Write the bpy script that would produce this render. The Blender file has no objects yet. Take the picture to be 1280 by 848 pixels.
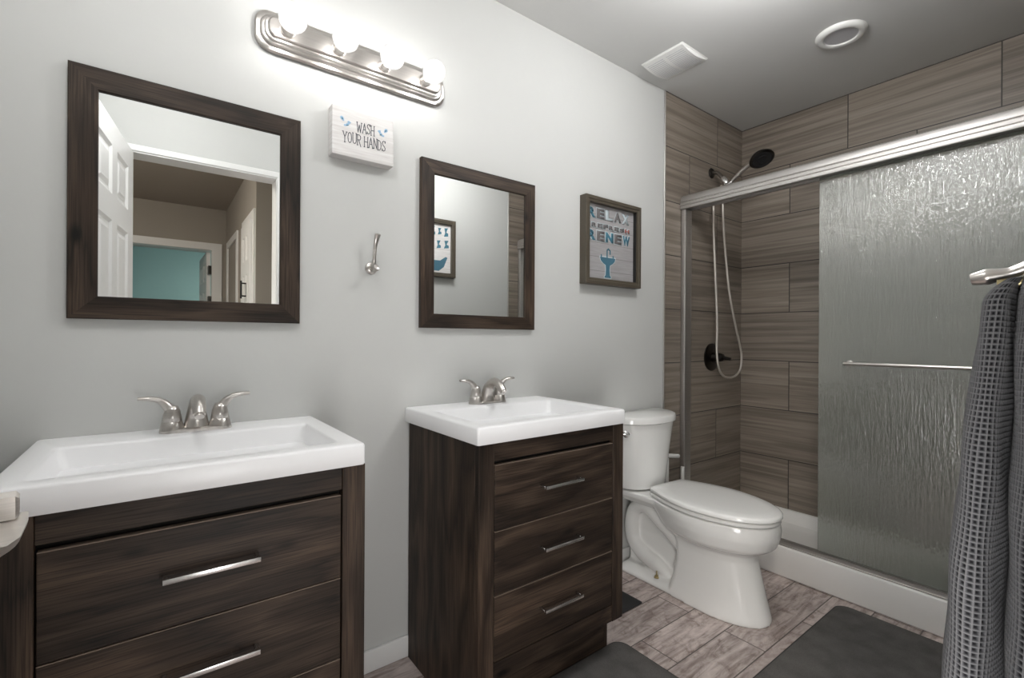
import bpy, bmesh, math, random
from mathutils import Vector, Matrix
random.seed(7)
S = bpy.context.scene
COL = S.collection
PI = math.pi

# ------------------------------------------------------------------ camera
CAM_YAW, CAM_ROLL, CAM_F = 0.6463, 0.0057, 590.95
CAM_LOC = Vector((0.0, -1.55, 1.1161))
cd = bpy.data.cameras.new('camera'); cam = bpy.data.objects.new('camera', cd); COL.objects.link(cam)
cd.sensor_width = 36.0; cd.sensor_fit = 'HORIZONTAL'; cd.lens = CAM_F / 1280 * 36
cd.shift_y = -0.4 / 1280
cd.clip_start = 0.01; cd.clip_end = 100
_R = Vector((math.cos(CAM_YAW), -math.sin(CAM_YAW), 0)); _U = Vector((0, 0, 1)); _F = Vector((math.sin(CAM_YAW), math.cos(CAM_YAW), 0))
_c, _s = math.cos(CAM_ROLL), math.sin(CAM_ROLL)
_X = _R * _c + _U * _s; _Y = _U * _c - _R * _s; _Z = -_F
cam.matrix_world = Matrix(((_X.x, _Y.x, _Z.x, CAM_LOC.x), (_X.y, _Y.y, _Z.y, CAM_LOC.y), (_X.z, _Y.z, _Z.z, CAM_LOC.z), (0, 0, 0, 1)))
S.camera = cam

# ------------------------------------------------------------------ world, exposure, light levels
w = bpy.data.worlds.new('world'); S.world = w; w.use_nodes = True
w.node_tree.nodes['Background'].inputs[0].default_value = (0.5, 0.52, 0.55, 1)
w.node_tree.nodes['Background'].inputs[1].default_value = 0.3
S.view_settings.view_transform = 'Standard'
S.view_settings.look = 'None'
S.view_settings.gamma = 1.0
S.view_settings.use_curve_mapping = False
S.view_settings.exposure = 0.40
BULB_STRENGTH = 36.0
FILL_GLOBE_POWER = 38.0
FILL_GLOBE2_POWER = 20.0
DOOR_POWER = 8.0
HALL_POWER = 190.0
TEAL_POWER = 150.0
# added soft fill light, unseen, low in the doorway behind the camera
ad = bpy.data.lights.new('doorway_fill', 'AREA'); ad.shape = 'RECTANGLE'; ad.size = 0.34; ad.size_y = 0.75
ad.energy = DOOR_POWER; ad.color = (1.0, 0.99, 0.985)
al_ = bpy.data.objects.new('doorway_fill', ad); COL.objects.link(al_); al_.location = (0.20, -1.64, 0.575)
al_.rotation_euler = (math.radians(90), 0, math.radians(-60))
cy = S.cycles
cy.use_denoising = True
cy.max_bounces = 14; cy.diffuse_bounces = 8; cy.glossy_bounces = 8; cy.transmission_bounces = 10; cy.transparent_max_bounces = 16
cy.sample_clamp_indirect = 8.0
cy.caustics_reflective = False; cy.caustics_refractive = True; cy.blur_glossy = 1.0

# ------------------------------------------------------------------ node helpers
def mat(name):
    m = bpy.data.materials.new(name); m.use_nodes = True
    nt = m.node_tree
    return m, nt, nt.nodes['Principled BSDF']
def N(nt, t, **kw):
    n = nt.nodes.new(t)
    for k, v in kw.items():
        if k.startswith('i_'):
            key = k[2:]
            n.inputs[int(key) if key.isdigit() else key.replace('_', ' ')].default_value = v
        else: setattr(n, k, v)
    return n
def L(nt, a, b): nt.links.new(a, b)
def ramp(nt, stops, fac):
    r = nt.nodes.new('ShaderNodeValToRGB'); e = r.color_ramp.elements
    while len(e) > 1: e.remove(e[-1])
    for i, (p, c) in enumerate(stops):
        q = e[0] if i == 0 else e.new(p)
        q.position = p; q.color = tuple(c) + (1,) if len(c) == 3 else c
    L(nt, fac, r.inputs[0]); return r
def bump(nt, b, height, strength=0.2, dist=0.002):
    n = N(nt, 'ShaderNodeBump'); n.inputs['Strength'].default_value = strength; n.inputs['Distance'].default_value = dist
    L(nt, height, n.inputs['Height']); L(nt, n.outputs[0], b.inputs['Normal']); return n
def objcoord(nt, scale=(1, 1, 1), loc=(0, 0, 0), rnd=False):
    tc = N(nt, 'ShaderNodeTexCoord'); mp = N(nt, 'ShaderNodeMapping')
    mp.inputs['Scale'].default_value = scale; mp.inputs['Location'].default_value = loc
    src = tc.outputs['Object']
    if rnd:
        oi = N(nt, 'ShaderNodeObjectInfo'); mu = N(nt, 'ShaderNodeMath', operation='MULTIPLY', i_1=7.3); L(nt, oi.outputs['Random'], mu.inputs[0])
        ad = N(nt, 'ShaderNodeVectorMath', operation='ADD'); L(nt, src, ad.inputs[0]); L(nt, mu.outputs[0], ad.inputs[1]); src = ad.outputs[0]
    L(nt, src, mp.inputs[0]); return mp.outputs[0]
def simple(name, col, rough=0.5, metal=0.0, spec=0.5, coat=0.0):
    m, nt, b = mat(name)
    b.inputs['Base Color'].default_value = tuple(col) + (1,); b.inputs['Roughness'].default_value = rough
    b.inputs['Metallic'].default_value = metal; b.inputs['Specular IOR Level'].default_value = spec
    b.inputs['Coat Weight'].default_value = coat
    n = N(nt, 'ShaderNodeTexNoise', i_Scale=180.0); L(nt, objcoord(nt), n.inputs['Vector'])
    bump(nt, b, n.outputs[0], 0.02, 0.001)
    return m
def paint(name, col, rough=0.6, bscale=28.0, bs=0.12):
    m, nt, b = mat(name)
    co = objcoord(nt)
    n = N(nt, 'ShaderNodeTexNoise', i_Scale=bscale, i_Detail=4.0); L(nt, co, n.inputs['Vector'])
    n2 = N(nt, 'ShaderNodeTexNoise', i_Scale=2.2, i_Detail=5.0); L(nt, co, n2.inputs['Vector'])
    r = ramp(nt, [(0.3, [c * 0.97 for c in col]), (0.7, col)], n2.outputs[0]); L(nt, r.outputs[0], b.inputs['Base Color'])
    v = N(nt, 'ShaderNodeMath', operation='MULTIPLY_ADD', i_1=2.0); L(nt, n2.outputs[0], v.inputs[0]); L(nt, n.outputs[0], v.inputs[2])
    b.inputs['Roughness'].default_value = rough; b.inputs['Specular IOR Level'].default_value = 0.3
    bump(nt, b, v.outputs[0], bs, 0.004)
    return m
def wood(name, axis, dark=(0.017, 0.0115, 0.0085), mid=(0.036, 0.0235, 0.016), light=(0.064, 0.044, 0.031)):
    """dark oak laminate: cathedral grain from warped rings along one axis, fine pores, a few knots"""
    m, nt, b = mat(name)
    def ax(al, ac): return {'X': (al, ac, ac), 'Y': (ac, al, ac), 'Z': (ac, ac, al)}[axis]
    # slow warp, elongated along the grain
    wn = N(nt, 'ShaderNodeTexNoise', i_Scale=1.0, i_Detail=3.0, i_Roughness=0.5); L(nt, objcoord(nt, ax(1.0, 6.0), rnd=True), wn.inputs['Vector'])
    rg = N(nt, 'ShaderNodeMath', operation='MULTIPLY', i_1=7.0); L(nt, wn.outputs[0], rg.inputs[0])
    fn = N(nt, 'ShaderNodeTexNoise', i_Scale=1.0, i_Detail=4.0, i_Roughness=0.65); L(nt, objcoord(nt, ax(3.0, 150.0), rnd=True), fn.inputs['Vector'])
    fa = N(nt, 'ShaderNodeMath', operation='MULTIPLY_ADD', i_1=0.55); L(nt, fn.outputs[0], fa.inputs[0]); L(nt, rg.outputs[0], fa.inputs[2])
    fr = N(nt, 'ShaderNodeMath', operation='FRACT'); L(nt, fa.outputs[0], fr.inputs[0])
    r = ramp(nt, [(0.0, dark), (0.10, mid), (0.45, light), (0.70, mid), (0.93, [c * 0.75 for c in mid]), (1.0, dark)], fr.outputs[0])
    # broad light and dark boards of colour
    bn = N(nt, 'ShaderNodeTexNoise', i_Scale=1.0, i_Detail=4.0, i_Roughness=0.6, i_Distortion=0.7); L(nt, objcoord(nt, ax(1.1, 9.0), (3.1, 1.7, 4.4), rnd=True), bn.inputs['Vector'])
    br = ramp(nt, [(0.30, (0.50, 0.49, 0.48)), (0.50, (0.95, 0.94, 0.93)), (0.68, (1.40, 1.33, 1.27))], bn.outputs[0])
    m1 = N(nt, 'ShaderNodeMix', data_type='RGBA', blend_type='MULTIPLY'); m1.inputs[0].default_value = 1.0
    L(nt, r.outputs[0], m1.inputs[6]); L(nt, br.outputs[0], m1.inputs[7])
    pn = N(nt, 'ShaderNodeTexNoise', i_Scale=1.0, i_Detail=2.0); L(nt, objcoord(nt, ax(8.0, 420.0), rnd=True), pn.inputs['Vector'])
    pr = ramp(nt, [(0.34, (0.45, 0.44, 0.43)), (0.52, (1.0, 1.0, 1.0)), (0.7, (1.12, 1.12, 1.12))], pn.outputs[0])
    m2 = N(nt, 'ShaderNodeMix', data_type='RGBA', blend_type='MULTIPLY'); m2.inputs[0].default_value = 1.0
    L(nt, m1.outputs[2], m2.inputs[6]); L(nt, pr.outputs[0], m2.inputs[7])
    kn = N(nt, 'ShaderNodeTexVoronoi', i_Scale=1.0); L(nt, objcoord(nt, ax(3.2, 7.5), rnd=True), kn.inputs['Vector'])
    kr = ramp(nt, [(0.035, (0.10, 0.09, 0.08)), (0.11, (1, 1, 1))], kn.outputs['Distance'])
    m3 = N(nt, 'ShaderNodeMix', data_type='RGBA', blend_type='MULTIPLY'); m3.inputs[0].default_value = 1.0
    L(nt, m2.outputs[2], m3.inputs[6]); L(nt, kr.outputs[0], m3.inputs[7])
    L(nt, m3.outputs[2], b.inputs['Base Color'])
    b.inputs['Roughness'].default_value = 0.55; b.inputs['Specular IOR Level'].default_value = 0.28
    bump(nt, b, pn.outputs[0], 0.12, 0.001)
    return m
def tiles(name, axis_u, sign, off_u, off_v, W, H, mortar, axis_v='Z', c0=(0.19, 0.158, 0.128), c1=(0.33, 0.282, 0.235), grout=(0.045, 0.038, 0.032), rustic=False):
    """running-bond tiles; u runs along axis_u (times sign, plus off_u), v along axis_v"""
    m, nt, b = mat(name)
    tc = N(nt, 'ShaderNodeTexCoord'); sx = N(nt, 'ShaderNodeSeparateXYZ'); L(nt, tc.outputs['Object'], sx.inputs[0])
    u = N(nt, 'ShaderNodeMath', operation='MULTIPLY_ADD', i_1=float(sign), i_2=off_u); L(nt, sx.outputs[axis_u], u.inputs[0])
    v = N(nt, 'ShaderNodeMath', operation='ADD', i_1=off_v); L(nt, sx.outputs[axis_v], v.inputs[0])
    cb = N(nt, 'ShaderNodeCombineXYZ'); L(nt, u.outputs[0], cb.inputs[0]); L(nt, v.outputs[0], cb.inputs[1])
    br = N(nt, 'ShaderNodeTexBrick', offset=0.5, offset_frequency=2)
    for k, val in (('Scale', 1.0), ('Mortar Size', mortar), ('Mortar Smooth', 0.1), ('Bias', 0.0), ('Brick Width', W), ('Row Height', H)):
        br.inputs[k].default_value = val
    br.inputs['Color1'].default_value = (0, 0, 0, 1); br.inputs['Color2'].default_value = (1, 1, 1, 1); br.inputs['Mortar'].default_value = (0.5, 0.5, 0.5, 1)
    L(nt, cb.outputs[0], br.inputs['Vector'])
    rs = N(nt, 'ShaderNodeMath', operation='MULTIPLY', i_1=37.0); L(nt, br.outputs['Color'], rs.inputs[0])
    mp = N(nt, 'ShaderNodeMapping'); mp.inputs['Scale'].default_value = (1.2, 46.0, 1.0) if not rustic else (4.0, 30.0, 1.0); L(nt, cb.outputs[0], mp.inputs[0])
    n = N(nt, 'ShaderNodeTexNoise', noise_dimensions='4D', i_Scale=1.0, i_Detail=6.0, i_Roughness=0.6, i_Distortion=0.6 if not rustic else 1.6)
    L(nt, mp.outputs[0], n.inputs['Vector']); L(nt, rs.outputs[0], n.inputs['W'])
    if not rustic:
        r = ramp(nt, [(0.30, [c * 0.78 for c in c0]), (0.42, c0), (0.54, [(a + d) / 2 for a, d in zip(c0, c1)]), (0.68, c1)], n.outputs[0]); colr = r.outputs[0]
    else:
        r = ramp(nt, [(0.24, (0.16, 0.12, 0.10)), (0.40, c0), (0.52, c1), (0.66, (0.56, 0.49, 0.46)), (0.85, c1)], n.outputs[0])
        mp2 = N(nt, 'ShaderNodeMapping'); mp2.inputs['Scale'].default_value = (7.0, 12.0, 1.0); L(nt, cb.outputs[0], mp2.inputs[0])
        n2 = N(nt, 'ShaderNodeTexNoise', noise_dimensions='4D', i_Scale=1.0, i_Detail=8.0, i_Roughness=0.7, i_Distortion=2.5)
        L(nt, mp2.outputs[0], n2.inputs['Vector']); L(nt, rs.outputs[0], n2.inputs['W'])
        r2 = ramp(nt, [(0.34, (0.42, 0.34, 0.30)), (0.49, (0.98, 0.97, 0.97)), (0.66, (1.18, 1.17, 1.18))], n2.outputs[0])
        mm = N(nt, 'ShaderNodeMix', data_type='RGBA', blend_type='MULTIPLY'); mm.inputs[0].default_value = 0.9
        L(nt, r.outputs[0], mm.inputs[6]); L(nt, r2.outputs[0], mm.inputs[7]); colr = mm.outputs[2]
    tv = ramp(nt, [(0.0, (0.86, 0.86, 0.86)), (1.0, (1.08, 1.08, 1.08))], br.outputs['Color'])
    mv = N(nt, 'ShaderNodeMix', data_type='RGBA', blend_type='MULTIPLY'); mv.inputs[0].default_value = 1.0
    L(nt, colr, mv.inputs[6]); L(nt, tv.outputs[0], mv.inputs[7])
    mg = N(nt, 'ShaderNodeMix', data_type='RGBA'); L(nt, br.outputs['Fac'], mg.inputs[0]); L(nt, mv.outputs[2], mg.inputs[6]); mg.inputs[7].default_value = tuple(grout) + (1,)
    L(nt, mg.outputs[2], b.inputs['Base Color'])
    inv = N(nt, 'ShaderNodeMath', operation='SUBTRACT', i_0=1.0); L(nt, br.outputs['Fac'], inv.inputs[1])
    b.inputs['Roughness'].default_value = 0.42
    bump(nt, b, inv.outputs[0], 0.6, 0.002)
    return m
def brushed(name, col, rough=0.3):
    m, nt, b = mat(name)
    b.inputs['Metallic'].default_value = 1.0; b.inputs['Roughness'].default_value = rough
    co = objcoord(nt, (3, 3, 220))
    n = N(nt, 'ShaderNodeTexNoise', i_Scale=3.0, i_Detail=2.0); L(nt, co, n.inputs['Vector'])
    r = ramp(nt, [(0.3, [c * 0.88 for c in col]), (0.7, col)], n.outputs[0]); L(nt, r.outputs[0], b.inputs['Base Color'])
    return m

M = {}
M['wall'] = paint('wall_paint', (0.585, 0.59, 0.575), 0.55)
M['ceiling'] = paint('ceiling_paint', (0.62, 0.62, 0.61), 0.75, 45.0, 0.06)
M['trimwhite'] = simple('white_trim_paint', (0.78, 0.78, 0.77), 0.35)
M['doorwhite'] = simple('white_door_paint', (0.80, 0.80, 0.79), 0.35)
M['hall'] = paint('hall_paint', (0.36, 0.33, 0.29), 0.7)
M['teal'] = paint('teal_paint', (0.30, 0.50, 0.52), 0.7)
M['woodX'] = wood('dark_wood_horizontal', 'X')
M['woodZ'] = wood('dark_wood_vertical', 'Z')
M['tileback'] = tiles('shower_tile_back', 'Y', -1, 0.0, -0.1065, 0.5888, 0.2944, 0.0026)
M['tileside'] = tiles('shower_tile_side', 'X', -1, 3.017 + 0.2944, -0.1065, 0.5888, 0.2944, 0.0026)
M['floor'] = tiles('plank_tile_floor', 'X', 1, -1.748 + 0.305, 0.7495 + 0.1525 * 20, 0.61, 0.1525, 0.0022, 'Y', (0.30, 0.245, 0.225), (0.46, 0.395, 0.37), (0.085, 0.068, 0.06), rustic=True)
M['nickel'] = brushed('brushed_nickel', (0.60, 0.57, 0.54), 0.28)
M['satin'] = brushed('satin_nickel', (0.80, 0.76, 0.72), 0.48)
M['pull'] = brushed('polished_pull', (0.66, 0.65, 0.64), 0.26)
M['edgehighlight'] = simple('wood_edge_highlight', (0.20, 0.15, 0.115), 0.6)
M['nickeldark'] = brushed('dark_nickel', (0.34, 0.31, 0.28), 0.25)
M['chrome'] = simple('polished_chrome', (0.78, 0.78, 0.78), 0.10, 1.0)
M['darkmetal'] = simple('dark_bronze_metal', (0.07, 0.065, 0.06), 0.28, 1.0)
M['aluminium'] = brushed('satin_aluminium', (0.56, 0.54, 0.52), 0.5)
M['hose'] = simple('steel_hose', (0.62, 0.58, 0.53), 0.4, 0.6)
M['porcelain'] = simple('white_porcelain', (0.80, 0.80, 0.785), 0.12, 0, 0.5, 0.3)
M['ceramic'] = simple('white_ceramic', (0.93, 0.93, 0.94), 0.30, 0, 0.4, 0.0)
M['acrylic'] = simple('white_acrylic', (0.78, 0.765, 0.74), 0.3)
M['plastic'] = simple('white_plastic', (0.74, 0.74, 0.72), 0.4)
M['lens'] = simple('grey_lens', (0.50, 0.50, 0.52), 0.5)
M['black'] = simple('black_rubber', (0.012, 0.012, 0.013), 0.7)
M['void'] = simple('cabinet_interior', (0.012, 0.009, 0.007), 0.8)
M['brass'] = simple('brass', (0.55, 0.47, 0.27), 0.3, 1.0)
M['mirror'] = simple('mirror_silver', (0.90, 0.91, 0.90), 0.0, 1.0)
for n_ in list(M['mirror'].node_tree.nodes):
    if n_.type == 'BUMP': M['mirror'].node_tree.nodes.remove(n_)
M['frame'] = simple('dark_brown_frame', (0.075, 0.062, 0.045), 0.45)
M['black_edge'] = simple('black_liner', (0.01, 0.01, 0.01), 0.6)
M['ink'] = simple('grey_ink', (0.055, 0.06, 0.075), 0.7)
M['blueink'] = simple('pale_blue_ink', (0.30, 0.46, 0.62), 0.7)
M['blueinkdark'] = simple('mid_blue_ink', (0.055, 0.15, 0.21), 0.7)
M['tealink'] = simple('teal_ink', (0.05, 0.16, 0.22), 0.7)
M['palehalo'] = simple('pale_halo_ink', (0.48, 0.55, 0.58), 0.7)
M['greyink'] = simple('mid_grey_ink', (0.16, 0.15, 0.15), 0.7)
M['redink'] = simple('dusty_red_ink', (0.35, 0.12, 0.10), 0.7)

def m_planks(name, c0, c1, line, pitch):
    m, nt, b = mat(name)
    tc = N(nt, 'ShaderNodeTexCoord'); sx = N(nt, 'ShaderNodeSeparateXYZ'); L(nt, tc.outputs['Object'], sx.inputs[0])
    d = N(nt, 'ShaderNodeMath', operation='DIVIDE', i_1=pitch); L(nt, sx.outputs['Z'], d.inputs[0])
    fr = N(nt, 'ShaderNodeMath', operation='FRACT'); L(nt, d.outputs[0], fr.inputs[0])
    lt = N(nt, 'ShaderNodeMath', operation='LESS_THAN', i_1=0.04); L(nt, fr.outputs[0], lt.inputs[0])
    n = N(nt, 'ShaderNodeTexNoise', i_Scale=1.0, i_Detail=5.0); L(nt, objcoord(nt, (12, 12, 160)), n.inputs['Vector'])
    r = ramp(nt, [(0.3, c0), (0.7, c1)], n.outputs[0])
    mx = N(nt, 'ShaderNodeMix', data_type='RGBA'); L(nt, lt.outputs[0], mx.inputs[0]); L(nt, r.outputs[0], mx.inputs[6]); mx.inputs[7].default_value = tuple(line) + (1,)
    L(nt, mx.outputs[2], b.inputs['Base Color']); b.inputs['Roughness'].default_value = 0.7
    return m
M['whitewash'] = m_planks('whitewashed_board', (0.60, 0.575, 0.56), (0.74, 0.73, 0.72), (0.60, 0.58, 0.57), 0.2)
M['print'] = m_planks('painted_plank_print', (0.30, 0.29, 0.29), (0.36, 0.35, 0.355), (0.22, 0.21, 0.21), 0.066)

def m_glassbulb():
    m, nt, b = mat('clear_bulb_glass'); nt.nodes.remove(b)
    out = nt.nodes['Material Output']
    t = N(nt, 'ShaderNodeBsdfTransparent'); g = N(nt, 'ShaderNodeBsdfGlossy'); g.inputs['Roughness'].default_value = 0.05
    f = N(nt, 'ShaderNodeFresnel', i_IOR=1.35); mx = N(nt, 'ShaderNodeMixShader')
    hz = N(nt, 'ShaderNodeBsdfTranslucent'); hz.inputs[0].default_value = (0.9, 0.9, 0.9, 1); m0 = N(nt, 'ShaderNodeMixShader', i_0=0.10); L(nt, t.outputs[0], m0.inputs[1]); L(nt, hz.outputs[0], m0.inputs[2])
    L(nt, f.outputs[0], mx.inputs[0]); L(nt, m0.outputs[0], mx.inputs[1]); L(nt, g.outputs[0], mx.inputs[2]); L(nt, mx.outputs[0], out.inputs[0])
    return m
M['bulb'] = m_glassbulb()
def m_emit(name, col, s):
    m, nt, b = mat(name); nt.nodes.remove(b)
    e = N(nt, 'ShaderNodeEmission'); e.inputs[0].default_value = tuple(col) + (1,); e.inputs[1].default_value = s
    L(nt, e.outputs[0], nt.nodes['Material Output'].inputs[0]); return m
M['glow'] = m_emit('bulb_glow', (1.0, 0.98, 0.96), BULB_STRENGTH)
def m_rain():
    m, nt, b = mat('obscure_rain_glass')
    out = nt.nodes['Material Output']
    b.inputs['Base Color'].default_value = (0.88, 0.94, 0.89, 1); b.inputs['Transmission Weight'].default_value = 1.0
    b.inputs['Roughness'].default_value = 0.09; b.inputs['IOR'].default_value = 1.45
    n = N(nt, 'ShaderNodeTexNoise', i_Scale=1.0, i_Detail=3.0, i_Distortion=0.5); L(nt, objcoord(nt, (125, 125, 13)), n.inputs['Vector'])
    n2 = N(nt, 'ShaderNodeTexVoronoi', i_Scale=1.0); L(nt, objcoord(nt, (120, 120, 55)), n2.inputs['Vector'])
    ad = N(nt, 'ShaderNodeMath', operation='MULTIPLY_ADD', i_1=0.30); L(nt, n2.outputs['Distance'], ad.inputs[0]); L(nt, n.outputs[0], ad.inputs[2])
    bp = bump(nt, b, ad.outputs[0], 0.40, 0.006)
    gl = N(nt, 'ShaderNodeBsdfGlossy'); gl.inputs['Roughness'].default_value = 0.13; gl.inputs[0].default_value = (0.9, 0.9, 0.9, 1); bg = N(nt, 'ShaderNodeBump'); bg.inputs['Strength'].default_value = 0.34; bg.inputs['Distance'].default_value = 0.006; L(nt, ad.outputs[0], bg.inputs['Height']); L(nt, bg.outputs[0], gl.inputs['Normal'])
    d = N(nt, 'ShaderNodeBsdfDiffuse'); d.inputs[0].default_value = (0.62, 0.64, 0.60, 1); L(nt, bp.outputs[0], d.inputs['Normal'])
    tl = N(nt, 'ShaderNodeBsdfTranslucent'); tl.inputs[0].default_value = (0.70, 0.74, 0.69, 1); L(nt, bp.outputs[0], tl.inputs['Normal'])
    m0 = N(nt, 'ShaderNodeMixShader', i_0=0.5); L(nt, d.outputs[0], m0.inputs[1]); L(nt, tl.outputs[0], m0.inputs[2])
    mx = N(nt, 'ShaderNodeMixShader', i_0=0.30); L(nt, b.outputs[0], mx.inputs[1]); L(nt, m0.outputs[0], mx.inputs[2])
    m2 = N(nt, 'ShaderNodeMixShader', i_0=0.13); L(nt, mx.outputs[0], m2.inputs[1]); L(nt, gl.outputs[0], m2.inputs[2])
    L(nt, m2.outputs[0], out.inputs[0])
    return m
M['rain'] = m_rain()
def m_rug(name, c0, c1):
    m, nt, b = mat(name)
    co = objcoord(nt)
    n = N(nt, 'ShaderNodeTexNoise', i_Scale=420.0, i_Detail=2.0); L(nt, co, n.inputs['Vector'])
    n2 = N(nt, 'ShaderNodeTexNoise', i_Scale=14.0, i_Detail=4.0); L(nt, co, n2.inputs['Vector'])
    ad = N(nt, 'ShaderNodeMath', operation='MULTIPLY_ADD', i_1=0.5); L(nt, n2.outputs[0], ad.inputs[0]); 
    hf = N(nt, 'ShaderNodeMath', operation='MULTIPLY', i_1=0.5); L(nt, n.outputs[0], hf.inputs[0]); L(nt, hf.outputs[0], ad.inputs[2])
    r = ramp(nt, [(0.35, c0), (0.65, c1)], ad.outputs[0]); L(nt, r.outputs[0], b.inputs['Base Color'])
    b.inputs['Roughness'].default_value = 0.95; b.inputs['Specular IOR Level'].default_value = 0.1
    bump(nt, b, n.outputs[0], 0.6, 0.003)
    return m
M['rug'] = m_rug('grey_mat_pile', (0.075, 0.072, 0.069), (0.135, 0.128, 0.123))
M['rugedge'] = simple('black_mat_edge', (0.015, 0.015, 0.015), 0.8)
def m_towel():
    m, nt, b = mat('grey_waffle_cotton')
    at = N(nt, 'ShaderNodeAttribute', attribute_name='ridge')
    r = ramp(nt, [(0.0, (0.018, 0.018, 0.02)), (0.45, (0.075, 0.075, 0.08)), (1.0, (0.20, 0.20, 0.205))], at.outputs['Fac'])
    n = N(nt, 'ShaderNodeTexNoise', i_Scale=900.0); L(nt, objcoord(nt), n.inputs['Vector'])
    L(nt, r.outputs[0], b.inputs['Base Color']); b.inputs['Roughness'].default_value = 0.95; b.inputs['Specular IOR Level'].default_value = 0.1
    bump(nt, b, n.outputs[0], 0.4, 0.001)
    return m
M['towel'] = m_towel()

# ------------------------------------------------------------------ geometry helpers
def new(): return bmesh.new()
def box(bm, x0, x1, y0, y1, z0, z1, bev=0.0, seg=2, mi=0):
    vs = [bm.verts.new((x, y, z)) for x in (x0, x1) for y in (y0, y1) for z in (z0, z1)]
    fs = [bm.faces.new([vs[i] for i in f]) for f in ((0, 1, 3, 2), (4, 6, 7, 5), (0, 4, 5, 1), (2, 3, 7, 6), (0, 2, 6, 4), (1, 5, 7, 3))]
    for f in fs: f.material_index = mi
    if bev > 0:
        ed = list({e for f in fs for e in f.edges})
        r = bmesh.ops.bevel(bm, geom=ed, offset=bev, segments=seg, profile=0.5, affect='EDGES')
        for f in r['faces']: f.material_index = mi
def loft(bm, rings, cap0=True, cap1=True, closed=False, mi=0):
    R = [[bm.verts.new(p) for p in r] for r in rings]
    n = len(R[0]); k = len(R)
    for i in range(k if closed else k - 1):
        a, b_ = R[i], R[(i + 1) % k]
        for j in range(n):
            f = bm.faces.new((a[j], a[(j + 1) % n], b_[(j + 1) % n], b_[j])); f.material_index = mi
    if not closed:
        if cap0: bm.faces.new(list(reversed(R[0]))).material_index = mi
        if cap1: bm.faces.new(R[-1]).material_index = mi
    return R
def smooth_path(pts, n=8):
    P = [Vector(p) for p in pts]; out = []
    for i in range(len(P) - 1):
        p0 = P[max(i - 1, 0)]; p1 = P[i]; p2 = P[i + 1]; p3 = P[min(i + 2, len(P) - 1)]
        for k in range(n):
            t = k / n
            out.append(0.5 * ((2 * p1) + (p2 - p0) * t + (2 * p0 - 5 * p1 + 4 * p2 - p3) * t * t + (3 * p1 - p0 - 3 * p2 + p3) * t ** 3))
    out.append(P[-1]); return out
def lerp_list(vals, n):
    out = []
    for i in range(len(vals) - 1):
        for k in range(n): out.append(vals[i] + (vals[i + 1] - vals[i]) * k / n)
    out.append(vals[-1]); return out
def tube(bm, pts, r, n=12, up=(0, 0, 1), r2=None, mi=0, caps=True):
    P = [Vector(p) for p in pts]; k = len(P)
    r = [r] * k if isinstance(r, (int, float)) else r
    r2 = r if r2 is None else ([r2] * k if isinstance(r2, (int, float)) else r2)
    T = [((P[min(i + 1, k - 1)] - P[max(i - 1, 0)]).normalized()) for i in range(k)]
    u = Vector(up); u = (u - T[0] * u.dot(T[0]))
    if u.length < 1e-4: u = Vector((1, 0, 0)); u = u - T[0] * u.dot(T[0])
    u.normalize(); rings = []
    for i in range(k):
        u = (u - T[i] * u.dot(T[i])).normalized(); v = T[i].cross(u)
        rings.append([P[i] + u * math.cos(2 * PI * j / n) * r[i] + v * math.sin(2 * PI * j / n) * r2[i] for j in range(n)])
    loft(bm, rings, caps, caps, mi=mi)
def lathe(bm, prof, org=(0, 0, 0), axis=(0, 0, 1), n=32, mi=0):
    a = Vector(axis).normalized(); t = Vector((1, 0, 0)) if abs(a.x) < 0.9 else Vector((0, 1, 0))
    u = (t - a * t.dot(a)).normalized(); v = a.cross(u); o = Vector(org)
    rings = [[o + a * h + (u * math.cos(2 * PI * j / n) + v * math.sin(2 * PI * j / n)) * max(r, 1e-5) for j in range(n)] for r, h in prof]
    loft(bm, rings, mi=mi)
def rrect(x0, x1, y0, y1, r, n=6):
    out = []
    for cx, cy_, a0 in ((x1 - r, y1 - r, 0), (x0 + r, y1 - r, PI / 2), (x0 + r, y0 + r, PI), (x1 - r, y0 + r, 1.5 * PI)):
        for i in range(n + 1):
            a = a0 + PI / 2 * i / n; out.append((cx + r * math.cos(a), cy_ + r * math.sin(a)))
    return out
def prism(bm, poly, fn0, fn1, mi=0):
    loft(bm, [[fn0(p) for p in poly], [fn1(p) for p in poly]], mi=mi)
def obj(name, bm, mats, parent=None, smooth=None, kind=None, label=None):
    """link bm as ONE mesh object; coordinates given in world space"""
    bmesh.ops.recalc_face_normals(bm, faces=bm.faces)
    if parent is not None:
        bmesh.ops.translate(bm, verts=bm.verts, vec=-ROOT[parent.name])
    me = bpy.data.meshes.new(name); bm.to_mesh(me); bm.free()
    for m in (mats if isinstance(mats, (list, tuple)) else [mats]): me.materials.append(m)
    o = bpy.data.objects.new(name, me); COL.objects.link(o)
    if smooth is not None:
        for p in me.polygons: p.use_smooth = True
        me.set_sharp_from_angle(angle=math.radians(smooth))
    if parent is not None:
        o.parent = parent; ROOT[o.name] = ROOT[parent.name]
    else: ROOT[o.name] = Vector((0, 0, 0))
    if kind: o['kind'] = kind
    if label: o['label'] = label
    return o
ROOT = {}
def tag(o, label, cat, group=None):
    o['label'] = label; o['category'] = cat
    if group: o['group'] = group
    return o
def thing(name, label, cat, loc, group=None):
    o = bpy.data.objects.new(name, None); COL.objects.link(o); o.location = loc; o.empty_display_size = 0.05
    ROOT[o.name] = Vector(loc)
    return tag(o, label, cat, group)
def dup(root, delta, label, group=None):
    def cp(o, par):
        c = o.copy(); COL.objects.link(c)
        if par is not None: c.parent = par
        for ch in o.children: cp(ch, c)
        return c
    r = cp(root, None); r.location = Vector(root.location) + Vector(delta); r['label'] = label
    if group: r['group'] = group
    return r
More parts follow.
